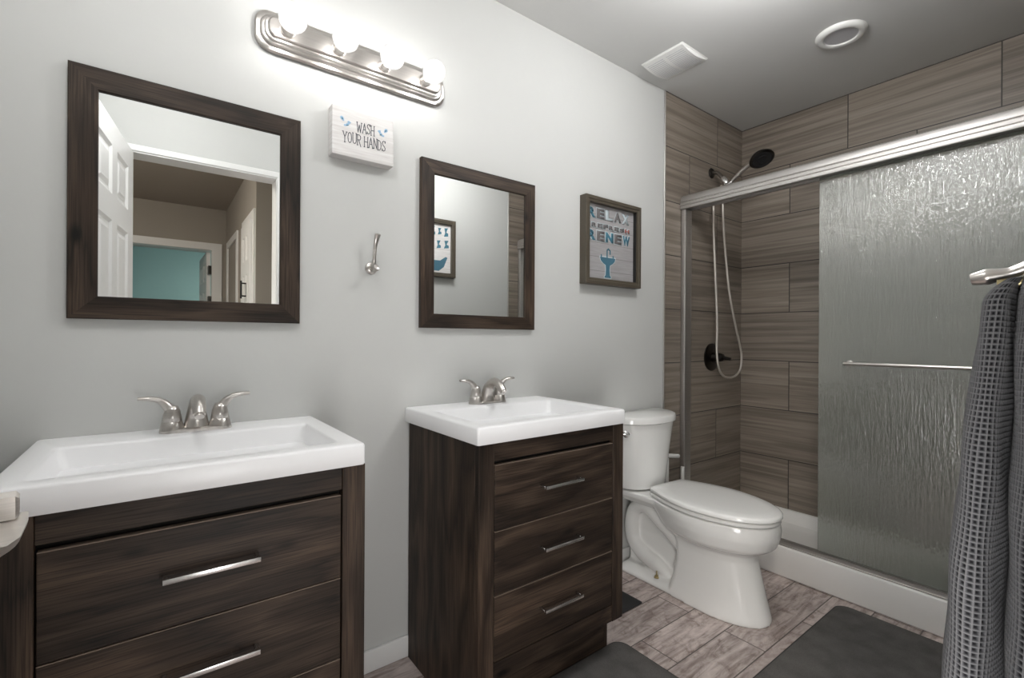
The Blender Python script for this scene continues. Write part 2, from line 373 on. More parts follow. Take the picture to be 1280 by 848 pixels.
def struct(name, bm, m, parent=None, smooth=None): return obj(name, bm, m, parent, smooth, 'structure')

# ------------------------------------------------------------------ dimensions
ZC = 2.4647            # ceiling
XL, XT, XS = -0.33, 2.198, 3.017   # left wall, tile edge, shower end wall
YF = -1.515            # wall opposite the vanities
WT = 0.12
DX0, DX1, DZ = -0.105, 0.56, 2.042  # door opening

# ------------------------------------------------------------------ the room
b = new(); box(b, XL - 0.1, XS + 0.1, -1.635, 0.12, -0.1, 0.0); struct('floor', b, M['floor'])
b = new(); box(b, XL - 0.1, XS + 0.1, -1.635, 0.12, ZC, ZC + 0.1); struct('ceiling', b, M['ceiling'])
b = new(); box(b, XL - 0.1, XT, 0.0, 0.1, 0, ZC); struct('wall_back', b, M['wall'])
b = new(); box(b, XL - 0.1, XL, YF, 0.0, 0, ZC); struct('wall_left', b, M['wall'])
b = new()
box(b, XL - 0.1, DX0 - 0.02, YF - WT, YF, 0, ZC); box(b, DX1 + 0.02, 2.25, YF - WT, YF, 0, ZC); box(b, DX0 - 0.02, DX1 + 0.02, YF - WT, YF, DZ + 0.02, ZC)
struct('wall_front', b, M['wall'])
b = new(); box(b, XT, XS, -0.004, 0.1, 0, ZC); struct('wall_shower_back', b, M['tileside'])
b = new(); box(b, 2.25, XS, YF - WT, YF + 0.004, 0, ZC); struct('wall_shower_front', b, M['tileside'])
b = new(); box(b, XS, XS + 0.1, YF, 0.0, 0, ZC); struct('wall_right', b, M['tileback'])
for i, (x, y0, y1) in enumerate(((XT, -0.007, 0.0), (2.25, YF, YF + 0.007))):
    b = new(); box(b, x - 0.008, x + 0.003, y0, y1, 0.0, ZC - 0.001, 0.0015, 1); struct('trim_%d' % (i + 1), b, M['aluminium'])
def baseboard(name, x0, x1, y0, y1, top):
    b = new(); box(b, x0, x1, y0, y1, 0, top, 0.004, 2); return struct(name, b, M['trimwhite'], smooth=40)
baseboard('baseboard_back', XL, XT - 0.008, -0.013, 0.0, 0.073)
baseboard('baseboard_front', DX1 + 0.07, 2.24, YF, YF + 0.013, 0.073)
baseboard('baseboard_left', XL, XL + 0.013, YF + 0.014, -0.014, 0.073)
# door casing and jambs of the opening the camera stands in
b = new()
box(b, DX0 - 0.02, DX0, YF - WT, YF + 0.002, 0, DZ + 0.02); box(b, DX1, DX1 + 0.02, YF - WT, YF + 0.002, 0, DZ + 0.02)
box(b, DX0, DX1, YF - WT, YF + 0.002, DZ, DZ + 0.02)
struct('trim_3', b, M['trimwhite'])
b = new()
box(b, DX1 + 0.004, DX1 + 0.036, YF, YF + 0.010, 0, DZ + 0.036, 0.003, 1); box(b, DX0 - 0.036, DX0 - 0.004, YF, YF + 0.010, 0, DZ + 0.036, 0.003, 1)
box(b, DX0 - 0.036, DX1 + 0.036, YF, YF + 0.011, DZ + 0.006, DZ + 0.038, 0.003, 1)
struct('trim_4', b, M['trimwhite'])

# ------------------------------------------------------------------ hall and teal room seen in the large mirror
HY, HX, FY = -2.47, 0.60, -4.35
b = new(); box(b, -1.3, 2.2, -7.6, -1.635, -0.1, 0); struct('floor_hall', b, M['floor'])
b = new(); box(b, -1.3, 2.2, FY - 0.1, -1.635, ZC, ZC + 0.1); struct('ceiling_hall', b, M['hall'])
b = new(); box(b, HX, 2.2, FY - 0.1, HY, 0, ZC); struct('wall_hall_right', b, M['hall'])
b = new(); box(b, -1.4, -1.3, FY - 0.1, -1.635, 0, ZC); struct('wall_hall_left', b, M['hall'])
b = new(); box(b, 2.1, 2.2, HY, -1.635, 0, ZC); struct('wall_hall_end', b, M['hall'])
b = new(); box(b, -1.3, -0.38, FY - 0.1, FY, 0, ZC); box(b, 0.485, HX, FY - 0.1, FY, 0, ZC); box(b, -0.38, 0.485, FY - 0.1, FY, 2.04, ZC)
struct('wall_hall_far', b, M['hall'])
b = new()
box(b, 0.485, 0.56, FY, FY + 0.015, 0, 2.10); box(b, -0.45, -0.38, FY, FY + 0.015, 0, 2.10); box(b, -0.38, 0.485, FY, FY + 0.015, 2.04, 2.10)
box(b, 0.470, 0.485, FY - 0.1, FY + 0.012, 0, 2.04); box(b, -0.38, 0.470, FY - 0.1, FY + 0.012, 2.028, 2.04)
struct('trim_5', b, M['trimwhite'])
b = new(); box(b, -2.0, 2.2, -7.6, -7.5, 0, ZC); struct('wall_teal_far', b, M['teal'])
b = new(); box(b, -2.1, -2.0, -7.5, FY - 0.1, 0, ZC); struct('wall_teal_left', b, M['teal'])
b = new(); box(b, 2.2, 2.3, -7.6, FY - 0.1, 0, ZC); struct('wall_teal_right', b, M['teal'])
b = new(); box(b, -2.1, 2.3, -7.6, FY - 0.1, ZC, ZC + 0.1); struct('ceiling_teal', b, M['ceiling'])
b = new()
for y0, y1 in ((-4.20, -3.42), (-3.10, HY - 0.02)):
    box(b, HX - 0.014, HX, y0, y0 + 0.065, 0, 2.09); box(b, HX - 0.014, HX, y1 - 0.065, y1, 0, 2.09); box(b, HX - 0.014, HX, y0 + 0.065, y1 - 0.065, 2.025, 2.09)
struct('trim_6', b, M['trimwhite'])

def panel_door(bm, wd, ht, t, mx=lambda p: p):
    """six-panel door slab: x 0..wd, z 0..ht, y 0..-t, both faces moulded"""
    st, mid_ = 0.105, 0.085
    pw = (wd - 2 * st - mid_) / 2
    xs = [0, st, st + pw, st + pw + mid_, wd - st, wd]
    zs = [0, 0.23, 0.80, 0.93, 1.60, 1.71, ht - 0.105, ht]
    pan = {(i, j) for i in (1, 3) for j in (1, 3, 5)}
    for y, sg in ((0.0, -1), (-t, 1)):
        G = {(i, j): bm.verts.new(mx((xs[i], y, zs[j]))) for i in range(6) for j in range(8)}
        for i in range(5):
            for j in range(7):
                q = [G[i, j], G[i + 1, j], G[i + 1, j + 1], G[i, j + 1]]
                if (i, j) not in pan: bm.faces.new(q); continue
                prev = q
                for ins, dep in ((0.014, 0.009), (0.026, 0.009), (0.046, 0.002)):
                    a0, a1, c0, c1 = xs[i] + ins, xs[i + 1] - ins, zs[j] + ins, zs[j + 1] - ins
                    r = [bm.verts.new(mx((x, y + sg * dep, z))) for x, z in ((a0, c0), (a1, c0), (a1, c1), (a0, c1))]
                    for k in range(4): bm.faces.new((prev[k], prev[(k + 1) % 4], r[(k + 1) % 4], r[k]))
                    prev = r
                bm.faces.new(prev)
    def qd(*ps): bm.faces.new([bm.verts.new(mx(p)) for p in ps])
    qd((0, 0, 0), (0, -t, 0), (0, -t, ht), (0, 0, ht)); qd((wd, 0, 0), (wd, -t, 0), (wd, -t, ht), (wd, 0, ht))
    qd((0, 0, 0), (wd, 0, 0), (wd, -t, 0), (0, -t, 0)); qd((0, 0, ht), (wd, 0, ht), (wd, -t, ht), (0, -t, ht))

# open bathroom door, hinged at the left side of the opening
DW = 0.71
dd = Vector((-0.144, 0.9896, 0)).normalized(); dn = Vector((dd.y, -dd.x, 0))   # along the leaf, towards the room
dorg = Vector((DX0 + 0.013, YF + 0.012, 0.012))
def dmap(p): return dorg + dd * p[0] + dn * p[1] + Vector((0, 0, p[2]))
t = thing('bathroom_door', 'white six-panel door standing open, seen in the large mirror', 'door', (dorg.x, dorg.y, 0.012)); t['kind'] = 'thing'
b = new(); panel_door(b, DW, 2.025, 0.035, dmap); dleaf = obj('door_leaf', b, M['doorwhite'], t)
# lever handle near its free edge
def lever():
    b = new()
    c = dorg + dd * (DW - 0.062) + Vector((0, 0, 0.917))
    q = lambda a, h, z: c + dn * h + dd * a + Vector((0, 0, z))
    lathe(b, [(0.0, 0.0), (0.032, 0.0), (0.032, 0.006), (0.026, 0.010), (0.012, 0.012), (0.012, 0.05), (0.0, 0.05)], c, dn, 28)
    R = []                                      # square hub over the spindle
    for h, i in ((0.030, 0.0), (0.0715, 0.0), (0.0745, 0.003)):
        R.append([q(a, h, z) for a, z in ((-0.013 + i, 0.001 + i), (0.013 - i, 0.001 + i), (0.013 - i, 0.024 - i), (-0.013 + i, 0.024 - i))])
    loft(b, R)
    R = []                                      # curved lever blade running back towards the hinge side
    for a, dz, k in ((0.014, 0.0, 1.0), (-0.02, 0.0, 1.0), (-0.06, -0.004, 0.9), (-0.10, 0.002, 0.75), (-0.115, 0.006, 0.5)):
        P = [(0.030, 0.0)] + [(0.030 + 0.051 * math.cos(t_) , -0.024 * math.sin(t_)) for t_ in [PI / 2 * n_ / 8 for n_ in range(9)]] + [(0.030, -0.0235)]
        R.append([q(a, 0.030 + (h - 0.030) * k, z * k + dz) for h, z in P])
    loft(b, R)
    return b
obj('handle', lever(), M['satin'], t, 45, label='brushed nickel lever handle')
for z in (0.22, 1.02, 1.82):
    b = new(); c = dorg - dn * 0.030 + Vector((0, 0, z)) - dd * 0.004
    lathe(b, [(0.0, -0.045), (0.006, -0.045), (0.006, 0.045), (0.0, 0.045)], c, (0, 0, 1), 12); obj('hinge', b, M['nickel'], t, 40)

t = thing('bedroom_door', 'white panel door ajar beyond the teal doorway, seen in the large mirror', 'door', (0.466, FY - 0.11, 0.012))
ed = Vector((-0.02, -1, 0)).normalized(); en = Vector((-1, 0.02, 0)).normalized()
eo = Vector((0.466, FY - 0.11, 0.012))
b = new(); panel_door(b, 0.76, 2.01, 0.035, lambda p: eo + ed * p[0] - en * p[1] * 1.0 + Vector((0, 0, p[2]))); obj('door_leaf', b, M['doorwhite'], t)
for z in (0.2, 1.5, 1.82):
    b = new(); box(b, 0.440, 0.468, FY - 0.108, FY + 0.004, z - 0.045, z + 0.045); obj('hinge', b, M['darkmetal'], t)
t = thing('closet_door', 'narrow white closet door with black bar pull, seen in the large mirror', 'door', (HX, -2.78, 0.012))
b = new(); panel_door(b, 0.44, 2.01, 0.03, lambda p: Vector((HX - 0.031 - p[1] - 0.001, -2.56 - p[0], 0.012 + p[2]))); obj('door_leaf', b, M['doorwhite'], t)
b = new(); xh = HX - 0.065
tube(b, [(xh, -2.72, 1.42), (xh, -2.72, 1.56)], 0.007, 10)
for z in (1.44, 1.54): tube(b, [(xh, -2.72, z), (HX - 0.03, -2.72, z)], 0.006, 10)
obj('handle', b, M['black'], t, 40, label='black bar pull')

# added ceiling lamps, out of view, to light the hall and bedroom
def fill_lamp(name, label, loc, power):
    t = thing(name, label, 'ceiling light', loc)
    b = new(); lathe(b, [(0.0, 0.0), (0.13, 0.0), (0.13, -0.02), (0.12, -0.025), (0.0, -0.025)], loc, (0, 0, 1), 36); obj('base', b, M['plastic'], t, 40)
    area = 4 * PI * 0.05 ** 2
    b = new(); lathe(b, [(0.0, -0.026), (0.118, -0.026), (0.112, -0.05), (0.08, -0.07), (0.0, -0.08)], loc, (0, 0, 1), 36)
    obj('fill_lamp_diffuser', b, m_emit(name + '_glow', (1.0, 0.93, 0.84), power), t, 40)
def fill_globe(loc, power, label):  # added globe lamps, hung out of view to brighten the room
    t = thing('fill_globe_light', label, 'ceiling light', (loc[0], loc[1], ZC - 0.001), 'pair of added fill globes')
    b = new(); lathe(b, [(0.0, 0.0), (0.06, 0.0), (0.06, -0.012), (0.014, -0.02), (0.012, loc[2] + 0.118 - ZC), (0.045, loc[2] + 0.116 - ZC), (0.05, loc[2] + 0.098 - ZC), (0.0, loc[2] + 0.10 - ZC)], (loc[0], loc[1], ZC - 0.001), (0, 0, 1), 32); obj('canopy', b, M['nickel'], t, 40)
    b = new(); bmesh.ops.create_icosphere(b, subdivisions=3, radius=0.11, matrix=Matrix.Translation(loc)); obj('globe', b, m_emit('globe_glow', (1.0, 0.995, 0.995), power), t, 60)  # glowing sphere of the added fill globe
fill_globe((1.50, -0.90, 2.31), FILL_GLOBE_POWER, 'added white fill globe overhead, nearer the shower, lit')
fill_globe((0.02, -0.84, 2.31), FILL_GLOBE2_POWER, 'added white fill globe overhead, nearer the open door, lit')
fill_lamp('hall_fill_light', 'added round fill light on the hall ceiling', (-0.75, -2.1, ZC - 0.001), HALL_POWER)
fill_lamp('bedroom_fill_light', 'added round fill light on the teal room ceiling', (1.0, -6.0, ZC - 0.001), TEAL_POWER)

# ------------------------------------------------------------------ vanities
VG = 'matching bathroom vanities'
def vanity(x0, label):
    """0.61 wide cabinet; x0 is the left side of the carcass"""
    x1 = x0 + 0.604; yf = -0.460
    t = thing('vanity_cabinet', label, 'vanity', (x0 + 0.302, -0.23, 0), VG)
    b = new()
    box(b, x0, x0 + 0.016, yf + 0.021, -0.014, 0.0, 0.822, 0.0008, 1, 0); obj('side_panel', b, M['woodZ'], t)
    b = new()
    loft(b, [[(xx, py, pz) for py, pz in ((-0.014, 0.0), (yf + 0.07, 0.0), (yf + 0.07, 0.141), (yf + 0.021, 0.141), (yf + 0.021, 0.822), (-0.014, 0.822))] for xx in (x1 - 0.016, x1)])
    obj('side_panel', b, M['woodZ'], t)
    b = new(); box(b, x0 + 0.017, x1 - 0.017, yf + 0.03, yf + 0.036, 0.145, 0.82)
    obj('inner_panel', b, M['void'], t)
    for xa, za in ((x0, 0.0), (x1 - 0.052, 0.141)):
        b = new(); box(b, xa, xa + 0.052, yf, yf + 0.02, za, 0.822, 0.0012, 1); obj('stile', b, M['woodZ'], t)
    for za, zb in ((0.770, 0.822), (0.141, 0.198)):
        b = new(); box(b, x0 + 0.0525, x1 - 0.0525, yf + 0.002, yf + 0.02, za, zb, 0.0012, 1); obj('rail', b, M['woodX'], t)
    b = new(); box(b, x0 + 0.017, x1 - 0.017, yf + 0.07, yf + 0.086, 0.0, 0.141); obj('toe_kick', b, M['woodX'], t)
    for za, zb in ((0.5715, 0.757), (0.388, 0.5685), (0.2015, 0.385)):
        b = new(); box(b, x0 + 0.055, x1 - 0.055, yf + 0.001, yf + 0.019, za, zb, 0.0015, 1)
        box(b, x0 + 0.0555, x1 - 0.0555, yf + 0.0006, yf + 0.018, zb - 0.0003, zb + 0.0011, 0, 1, 1)  # pale strip: bevel highlight on the top edge, painted as colour
        d = obj('drawer', b, [M['woodX'], M['edgehighlight']], t)
        zc = za + 0.53 * (zb - za); xc = x0 + 0.302
        b = new()
        box(b, xc - 0.080, xc + 0.080, yf - 0.030, yf - 0.022, zc - 0.005, zc + 0.005, 0.0012, 2)
        for sx in (-1, 1): box(b, xc + sx * 0.076 - 0.004, xc + sx * 0.076 + 0.004, yf - 0.0225, yf + 0.001, zc - 0.004, zc + 0.004, 0.001, 1)
        obj('handle', b, M['pull'], d, 40, label='chrome bar handle')
    return t
V2X, DXV = 0.711, -0.921
v2 = vanity(V2X, 'dark wood vanity cabinet with three drawers beside the toilet')
v1 = dup(v2, (DXV, 0, 0), 'dark wood vanity cabinet under the larger mirror, nearest the camera')

def sink(xa):
    xb = xa + 0.610; yf = -0.474; zt, zb = 0.8733, 0.8235
    t = thing('vanity_sink', 'white rectangular sink top on the vanity beside the toilet', 'sink', ((xa + xb) / 2, -0.237, zb), 'white vanity sink tops')
    b = new()
    R = []
    def ring(i, r, z, bx=None):
        x0, x1, y0, y1 = bx if bx else (xa + i, xb - i, yf + i, -0.001 - i * 0.2)
        R.append([(px, py, z) for px, py in rrect(x0, x1, y0, y1, r, 5)])
    ring(0.02, 0.004, zb + 0.001); ring(0.002, 0.006, zb); ring(0.0, 0.006, zb + 0.003)
    ring(0.0, 0.007, zt - 0.006); ring(0.002, 0.007, zt - 0.0018); ring(0.006, 0.008, zt)
    bx = (xa + 0.046, xb - 0.048, yf + 0.046, -0.128)
    def bring(i, r, z): ring(0, r, z, (bx[0] + i, bx[1] - i, bx[2] + i, bx[3] - i))
    bring(-0.004, 0.014, zt); bring(0.0, 0.014, zt - 0.002); bring(0.003, 0.014, zt - 0.007)
    bring(0.012, 0.016, zt - 0.05); bring(0.020, 0.018, zt - 0.080); bring(0.032, 0.02, zt - 0.092); bring(0.06, 0.02, zt - 0.096)
    loft(b, R)
    obj('basin', b, M['ceramic'], t, 45)
    b = new(); xm = (xa + xb) / 2
    lathe(b, [(0.0, 0.0), (0.024, 0.0), (0.024, 0.003), (0.017, 0.004), (0.016, 0.002), (0.0, 0.002)], (xm, -0.30, zt - 0.0958), (0, 0, 1), 28)
    obj('drain', b, M['nickel'], t, 40, label='round metal drain')
    return t
s2 = sink(0.6985)
s1 = dup(s2, (DXV + 0.002, 0, 0), 'white rectangular sink top on the vanity nearest the camera')

def faucet(xc):
    zt = 0.8733; yc = -0.068
    t = thing('faucet', 'brushed nickel two-handle faucet on the sink beside the toilet', 'faucet', (xc, yc, zt), 'brushed nickel faucets')
    b = new()
    P = rrect(xc - 0.079, xc + 0.079, yc - 0.027, yc + 0.027, 0.026, 8)
    Q = rrect(xc - 0.074, xc + 0.074, yc - 0.022, yc + 0.022, 0.021, 8)
    loft(b, [[(x, y, zt) for x, y in P], [(x, y, zt + 0.006) for x, y in P], [(x, y, zt + 0.010) for x, y in Q]])
    obj('base_plate', b, M['nickel'], t, 40)
    # spout: wide skirt rising into a forward arch
    b = new()
    pth = smooth_path([(xc, yc + 0.004, zt + 0.006), (xc, yc + 0.002, zt + 0.035), (xc, yc - 0.012, zt + 0.066), (xc, yc - 0.045, zt + 0.082), (xc, yc - 0.080, zt + 0.072), (xc, yc - 0.100, zt + 0.052)], 7)
    ra = lerp_list([0.026, 0.021, 0.017, 0.0155, 0.0145, 0.0135], 7); rb = lerp_list([0.031, 0.024, 0.018, 0.016, 0.015, 0.0135], 7)
    tube(b, pth, ra, 20, up=(0, 1, 0), r2=rb)
    e = Vector(pth[-1]); d = (e - Vector(pth[-2])).normalized()
    lathe(b, [(0.0, 0.0), (0.010, 0.0), (0.010, 0.006), (0.0, 0.006)], e, d, 18)
    obj('spout', b, M['nickel'], t, 50)
    for sx in (-1, 1):
        b = new(); hx = xc + sx * 0.052
        lathe(b, [(0.0, 0.004), (0.027, 0.004), (0.026, 0.010), (0.022, 0.026), (0.0205, 0.0275), (0.0215, 0.029), (0.019, 0.045), (0.016, 0.058), (0.012, 0.066), (0.0, 0.069)], (hx, yc, zt), (0, 0, 1), 26)
        pth = smooth_path([(hx, yc, zt + 0.040), (hx + sx * 0.008, yc, zt + 0.064), (hx + sx * 0.026, yc, zt + 0.082), (hx + sx * 0.048, yc - 0.001, zt + 0.088), (hx + sx * 0.070, yc - 0.002, zt + 0.089)], 7)
        tube(b, pth, lerp_list([0.014, 0.012, 0.0075, 0.0065, 0.004], 7), 14, up=(0, 0, 1), r2=lerp_list([0.014, 0.012, 0.009, 0.0105, 0.007], 7))
        obj('handle', b, M['nickel'], t, 50)
    return t
f2 = faucet(1.004)
f1 = dup(f2, (-0.917, 0, 0), 'brushed nickel two-handle faucet on the sink nearest the camera')

# ------------------------------------------------------------------ mirrors
def mirror(x0, x1, z0, z1, fw, label):
    t = thing('wall_mirror', label, 'mirror', ((x0 + x1) / 2, 0, z0), 'wood framed wall mirrors')
    b = new(); y0, yi = -0.020, -0.014
    O = [(x0, z0), (x1, z0), (x1, z1), (x0, z1)]; I = [(x0 + fw, z0 + fw), (x1 - fw, z0 + fw), (x1 - fw, z1 - fw), (x0 + fw, z1 - fw)]
    for k in range(4):
        o0, o1, i0, i1 = O[k], O[(k + 1) % 4], I[k], I[(k + 1) % 4]
        prof = lambda o, i: [(o[0], -0.0005, o[1]), (o[0], y0 + 0.002, o[1]), (o[0] + (i[0] - o[0]) * 0.04, y0, o[1] + (i[1] - o[1]) * 0.04),
                             (o[0] + (i[0] - o[0]) * 0.96, y0, o[1] + (i[1] - o[1]) * 0.96), (i[0], y0 + 0.002, i[1]), (i[0], yi + 0.006, i[1]), (i[0], -0.0005, i[1])]
        A, B = prof(o0, i0), prof(o1, i1)
        loft(b, [A, B], mi=k % 2)
    obj('frame', b, [M['woodX'], M['woodZ']], t)
    b = new(); box(b, x0 + fw + 0.0002, x1 - fw - 0.0002, -0.0125, -0.004, z0 + fw + 0.0002, z1 - fw - 0.0002); obj('mirror_glass', b, M['mirror'], t)
    return t
mirror(-0.169, 0.349, 1.1587, 1.7722, 0.0555, 'large square-framed dark wood mirror reflecting an open white door')
mirror(0.7505, 1.2735, 1.1535, 1.7615, 0.0515, 'dark wood framed mirror over the sink beside the toilet')

# ------------------------------------------------------------------ vanity light
t = thing('vanity_light', 'brushed nickel strip light with four clear globe bulbs', 'light', (0.532, 0, 2.017))
zl = 2.017; xa, xb = 0.224, 0.842
b = new(); R = []
for i, y, r in ((0.0, -0.0005, 0.045), (0.0, -0.010, 0.045), (0.004, -0.014, 0.043), (0.013, -0.015, 0.038), (0.015, -0.021, 0.036), (0.017, -0.023, 0.035), (0.023, -0.024, 0.03), (0.024, -0.030, 0.028), (0.026, -0.033, 0.026), (0.031, -0.034, 0.022), (0.032, -0.041, 0.02), (0.035, -0.0435, 0.018)):
    R.append([(px, y, pz) for px, pz in rrect(xa + i, xb - i, zl - 0.060 + i, zl + 0.060 - i, r, 8)])
loft(b, R); obj('backplate', b, M['nickel'], t, 35)
for xq in (0.306, 0.4535, 0.601, 0.7485):
    b = new(); lathe(b, [(0.0, -0.04), (0.021, -0.04), (0.021, -0.047), (0.019, -0.048), (0.019, -0.058), (0.0175, -0.06), (0.0175, -0.069), (0.0, -0.069)], (xq, 0, zl), (0, 1, 0), 26)
    obj('socket', b, M['nickel'], t, 40)
    b = new(); pr = [(0.0, -0.066), (0.0135, -0.066), (0.0145, -0.076)]
    c0 = -0.111; RB = 0.0385
    for k in range(3, 19):
        a = PI * k / 18 * 1.0
        a = math.radians(24 + (180 - 24) * (k - 3) / 15)
        pr.append((RB * math.sin(a), c0 + RB * math.cos(a)))
    lathe(b, pr, (xq, 0, zl), (0, 1, 0), 28)
    bo = obj('bulb', b, M['bulb'], t, 60, label='clear glass globe bulb, lit')
    b = new(); bmesh.ops.create_icosphere(b, subdivisions=2, radius=0.020, matrix=Matrix.Translation((xq, c0, zl)) @ Matrix.Diagonal((1, 1.15, 1, 1)))
    obj('filament', b, M['glow'], bo, 60, label='glowing white filament')

# ------------------------------------------------------------------ sign WASH YOUR HANDS
SX0, SX1, SZ0, SZ1, SY = 0.435, 0.636, 1.691, 1.844, -0.040
t = thing('wall_sign', 'white wooden sign reading WASH YOUR HANDS under the strip light', 'sign', ((SX0 + SX1) / 2, 0, SZ0))
b = new(); box(b, SX0, SX1, SY, -0.0005, SZ0, SZ1, 0.0012, 1); obj('board', b, M['whitewash'], t)
GL = {
 'W': [[(0, 1), (.2, 0), (.42, .75), (.64, 0), (.84, 1)], [(-.08, 1), (.1, 1)], [(.74, 1), (.94, 1)]],
 'A': [[(0, 0), (.32, 1), (.64, 0)], [(.12, .36), (.54, .36)], [(-.08, 0), (.08, 0)], [(.56, 0), (.74, 0)]],
 'S': [[(.52, .8), (.46, .96), (.26, 1), (.06, .9), (.04, .72), (.16, .58), (.40, .44), (.52, .28), (.48, .1), (.28, 0), (.08, .04), (0, .2)], [(.52, .8), (.54, 1)], [(0, .2), (-.02, 0)]],
 'H': [[(0, 0), (0, 1)], [(.56, 0), (.56, 1)], [(0, .52), (.56, .52)], [(-.09, 0), (.09, 0)], [(-.09, 1), (.09, 1)], [(.47, 0), (.65, 0)], [(.47, 1), (.65, 1)]],
 'Y': [[(0, 1), (.3, .5), (.6, 1)], [(.3, .5), (.3, 0)], [(-.09, 1), (.1, 1)], [(.5, 1), (.69, 1)], [(.2, 0), (.4, 0)]],
 'O': [[(.3, 0), (.08, .14), (0, .5), (.08, .86), (.3, 1), (.52, .86), (.6, .5), (.52, .14), (.3, 0)]],
 'U': [[(0, 1), (0, .3), (.08, .08), (.28, 0), (.48, .08), (.56, .3), (.56, 1)], [(-.09, 1), (.09, 1)], [(.47, 1), (.65, 1)]],
 'R': [[(0, 0), (0, 1), (.32, 1), (.5, .9), (.52, .7), (.42, .54), (0, .5)], [(.22, .5), (.56, -.12)], [(-.09, 0), (.09, 0)], [(-.09, 1), (.05, 1)]],
 'N': [[(0, 0), (0, 1), (.52, 0), (.52, 1)], [(-.09, 0), (.09, 0)], [(-.09, 1), (.03, 1)], [(.43, 1), (.61, 1)]],
 'D': [[(0, 0), (0, 1), (.3, .96), (.5, .76), (.54, .5), (.48, .2), (.28, .03), (0, 0)], [(-.08, 0), (.05, 0)], [(-.08, 1), (.05, 1)]],
}
GW = {'W': .84, 'A': .64, 'S': .54, 'H': .56, 'Y': .6, 'O': .6, 'U': .56, 'R': .54, 'N': .52, 'D': .54, ' ': .22}
def ribbon(bm, pts, wd, y, th=0.0006):
    for p, q in zip(pts[:-1], pts[1:]):
        p, q = Vector((p[0], 0, p[1])), Vector((q[0], 0, q[1])); d = (q - p)
        if d.length < 1e-6: continue
        d.normalize(); nn = Vector((-d.z, 0, d.x)) * wd / 2; p = p - d * wd * 0.3; q = q + d * wd * 0.3
        loft(bm, [[Vector((v.x, y + 0.0004, v.z)) for v in (p - nn, q - nn, q + nn, p + nn)], [Vector((v.x, y - th, v.z)) for v in (p - nn, q - nn, q + nn, p + nn)]])
def lettering(bm, s, x0, x1, z0, h, wd, y, slant=0.0):
    gap = .2; tot = sum(GW[c] + gap for c in s) - gap
    k = (x1 - x0) / tot; x = x0
    for i, c in enumerate(s):
        if c != ' ':
            jz = ((i * 37) % 5 - 2) * 0.02 * h
            for st in GL[c]: ribbon(bm, [(x + px * k, z0 + jz + pz * h) for px, pz in st], wd, y)
        x += (GW[c] + gap) * k
b = new()
SW = SX1 - SX0; SH = SZ1 - SZ0
lettering(b, 'WASH', SX0 + 0.385 * SW, SX0 + 0.665 * SW, SZ0 + 0.565 * SH, 0.205 * SH, 0.0022, SY)
lettering(b, 'YOUR HANDS', SX0 + 0.165 * SW, SX0 + 0.855 * SW, SZ0 + 0.290 * SH, 0.215 * SH, 0.0022, SY)
obj('lettering', b, M['ink'], t)
def leafshape(bm, cx, cz, ang, ln, wd, y, th=0.0006):
    P = []
    for k in range(14):
        a = 2 * PI * k / 14; r = math.cos(a); px = ln / 2 * r; pz = wd / 2 * math.sin(a) * (1 - 0.45 * r)
        P.append((cx + px * math.cos(ang) - pz * math.sin(ang), cz + px * math.sin(ang) + pz * math.cos(ang)))
    prism(bm, P, lambda p: (p[0], y + 0.0004, p[1]), lambda p: (p[0], y - th, p[1]))
for sgn, cx, cz in ((1, SX0 + 0.215 * SW, SZ0 + 0.685 * SH), (-1, SX0 + 0.80 * SW, SZ0 + 0.672 * SH)):
    b = new()
    for dx, dz, a, l, w_ in ((-0.012, 0.010, -0.9, 0.017, 0.010), (0.006, -0.002, 0.6 , 0.014, 0.007), (-0.001, -0.008, 0.1, 0.013, 0.006), (0.010, 0.004, -0.2, 0.012, 0.006)):
        leafshape(b, cx + sgn * dx, cz + dz, a if sgn > 0 else PI - a, l, w_, SY)
    ob = obj('splash_motif', b, M['blueink'], t)
    b = new(); leafshape(b, cx - sgn * 0.012, cz + 0.010, -0.9 if sgn > 0 else PI + 0.9, 0.008, 0.004, SY - 0.0005); leafshape(b, cx + sgn * 0.004, cz - 0.007, 0.2, 0.009, 0.003, SY - 0.0005)
    obj('motif_shade', b, M['blueinkdark'], ob)

# ------------------------------------------------------------------ robe hook on the vanity wall
t = thing('robe_hook', 'brushed nickel robe hook on the wall between the mirrors', 'hook', (0.575, 0, 1.348))
b = new()
lathe(b, [(0.0, 0.0), (0.019, 0.0), (0.020, -0.003), (0.016, -0.008), (0.009, -0.011), (0.0, -0.011)], (0.575, 0, 1.348), (0, 1, 0), 26)
obj('wall_plate', b, M['nickel'], t, 40)
b = new()
pth = smooth_path([(0.575, -0.006, 1.352), (0.575, -0.026, 1.360), (0.575, -0.034, 1.385), (0.577, -0.033, 1.415), (0.579, -0.040, 1.440), (0.580, -0.050, 1.456)], 7)
tube(b, pth, lerp_list([0.007, 0.006, 0.005, 0.0045, 0.0045, 0.004], 7), 14, up=(0, 1, 0), r2=lerp_list([0.008, 0.007, 0.0055, 0.006, 0.008, 0.0095], 7))
pth = smooth_path([(0.575, -0.010, 1.344), (0.575, -0.030, 1.340), (0.575, -0.044, 1.346)], 6)
tube(b, pth, lerp_list([0.007, 0.006, 0.007], 6), 14)
lathe(b, [(0.0, 0.0), (0.009, 0.001), (0.011, 0.006), (0.009, 0.012), (0.0, 0.013)], (0.575, -0.042, 1.342), (0, -1, 0.5), 18)
obj('prong', b, M['nickel'], t, 50)

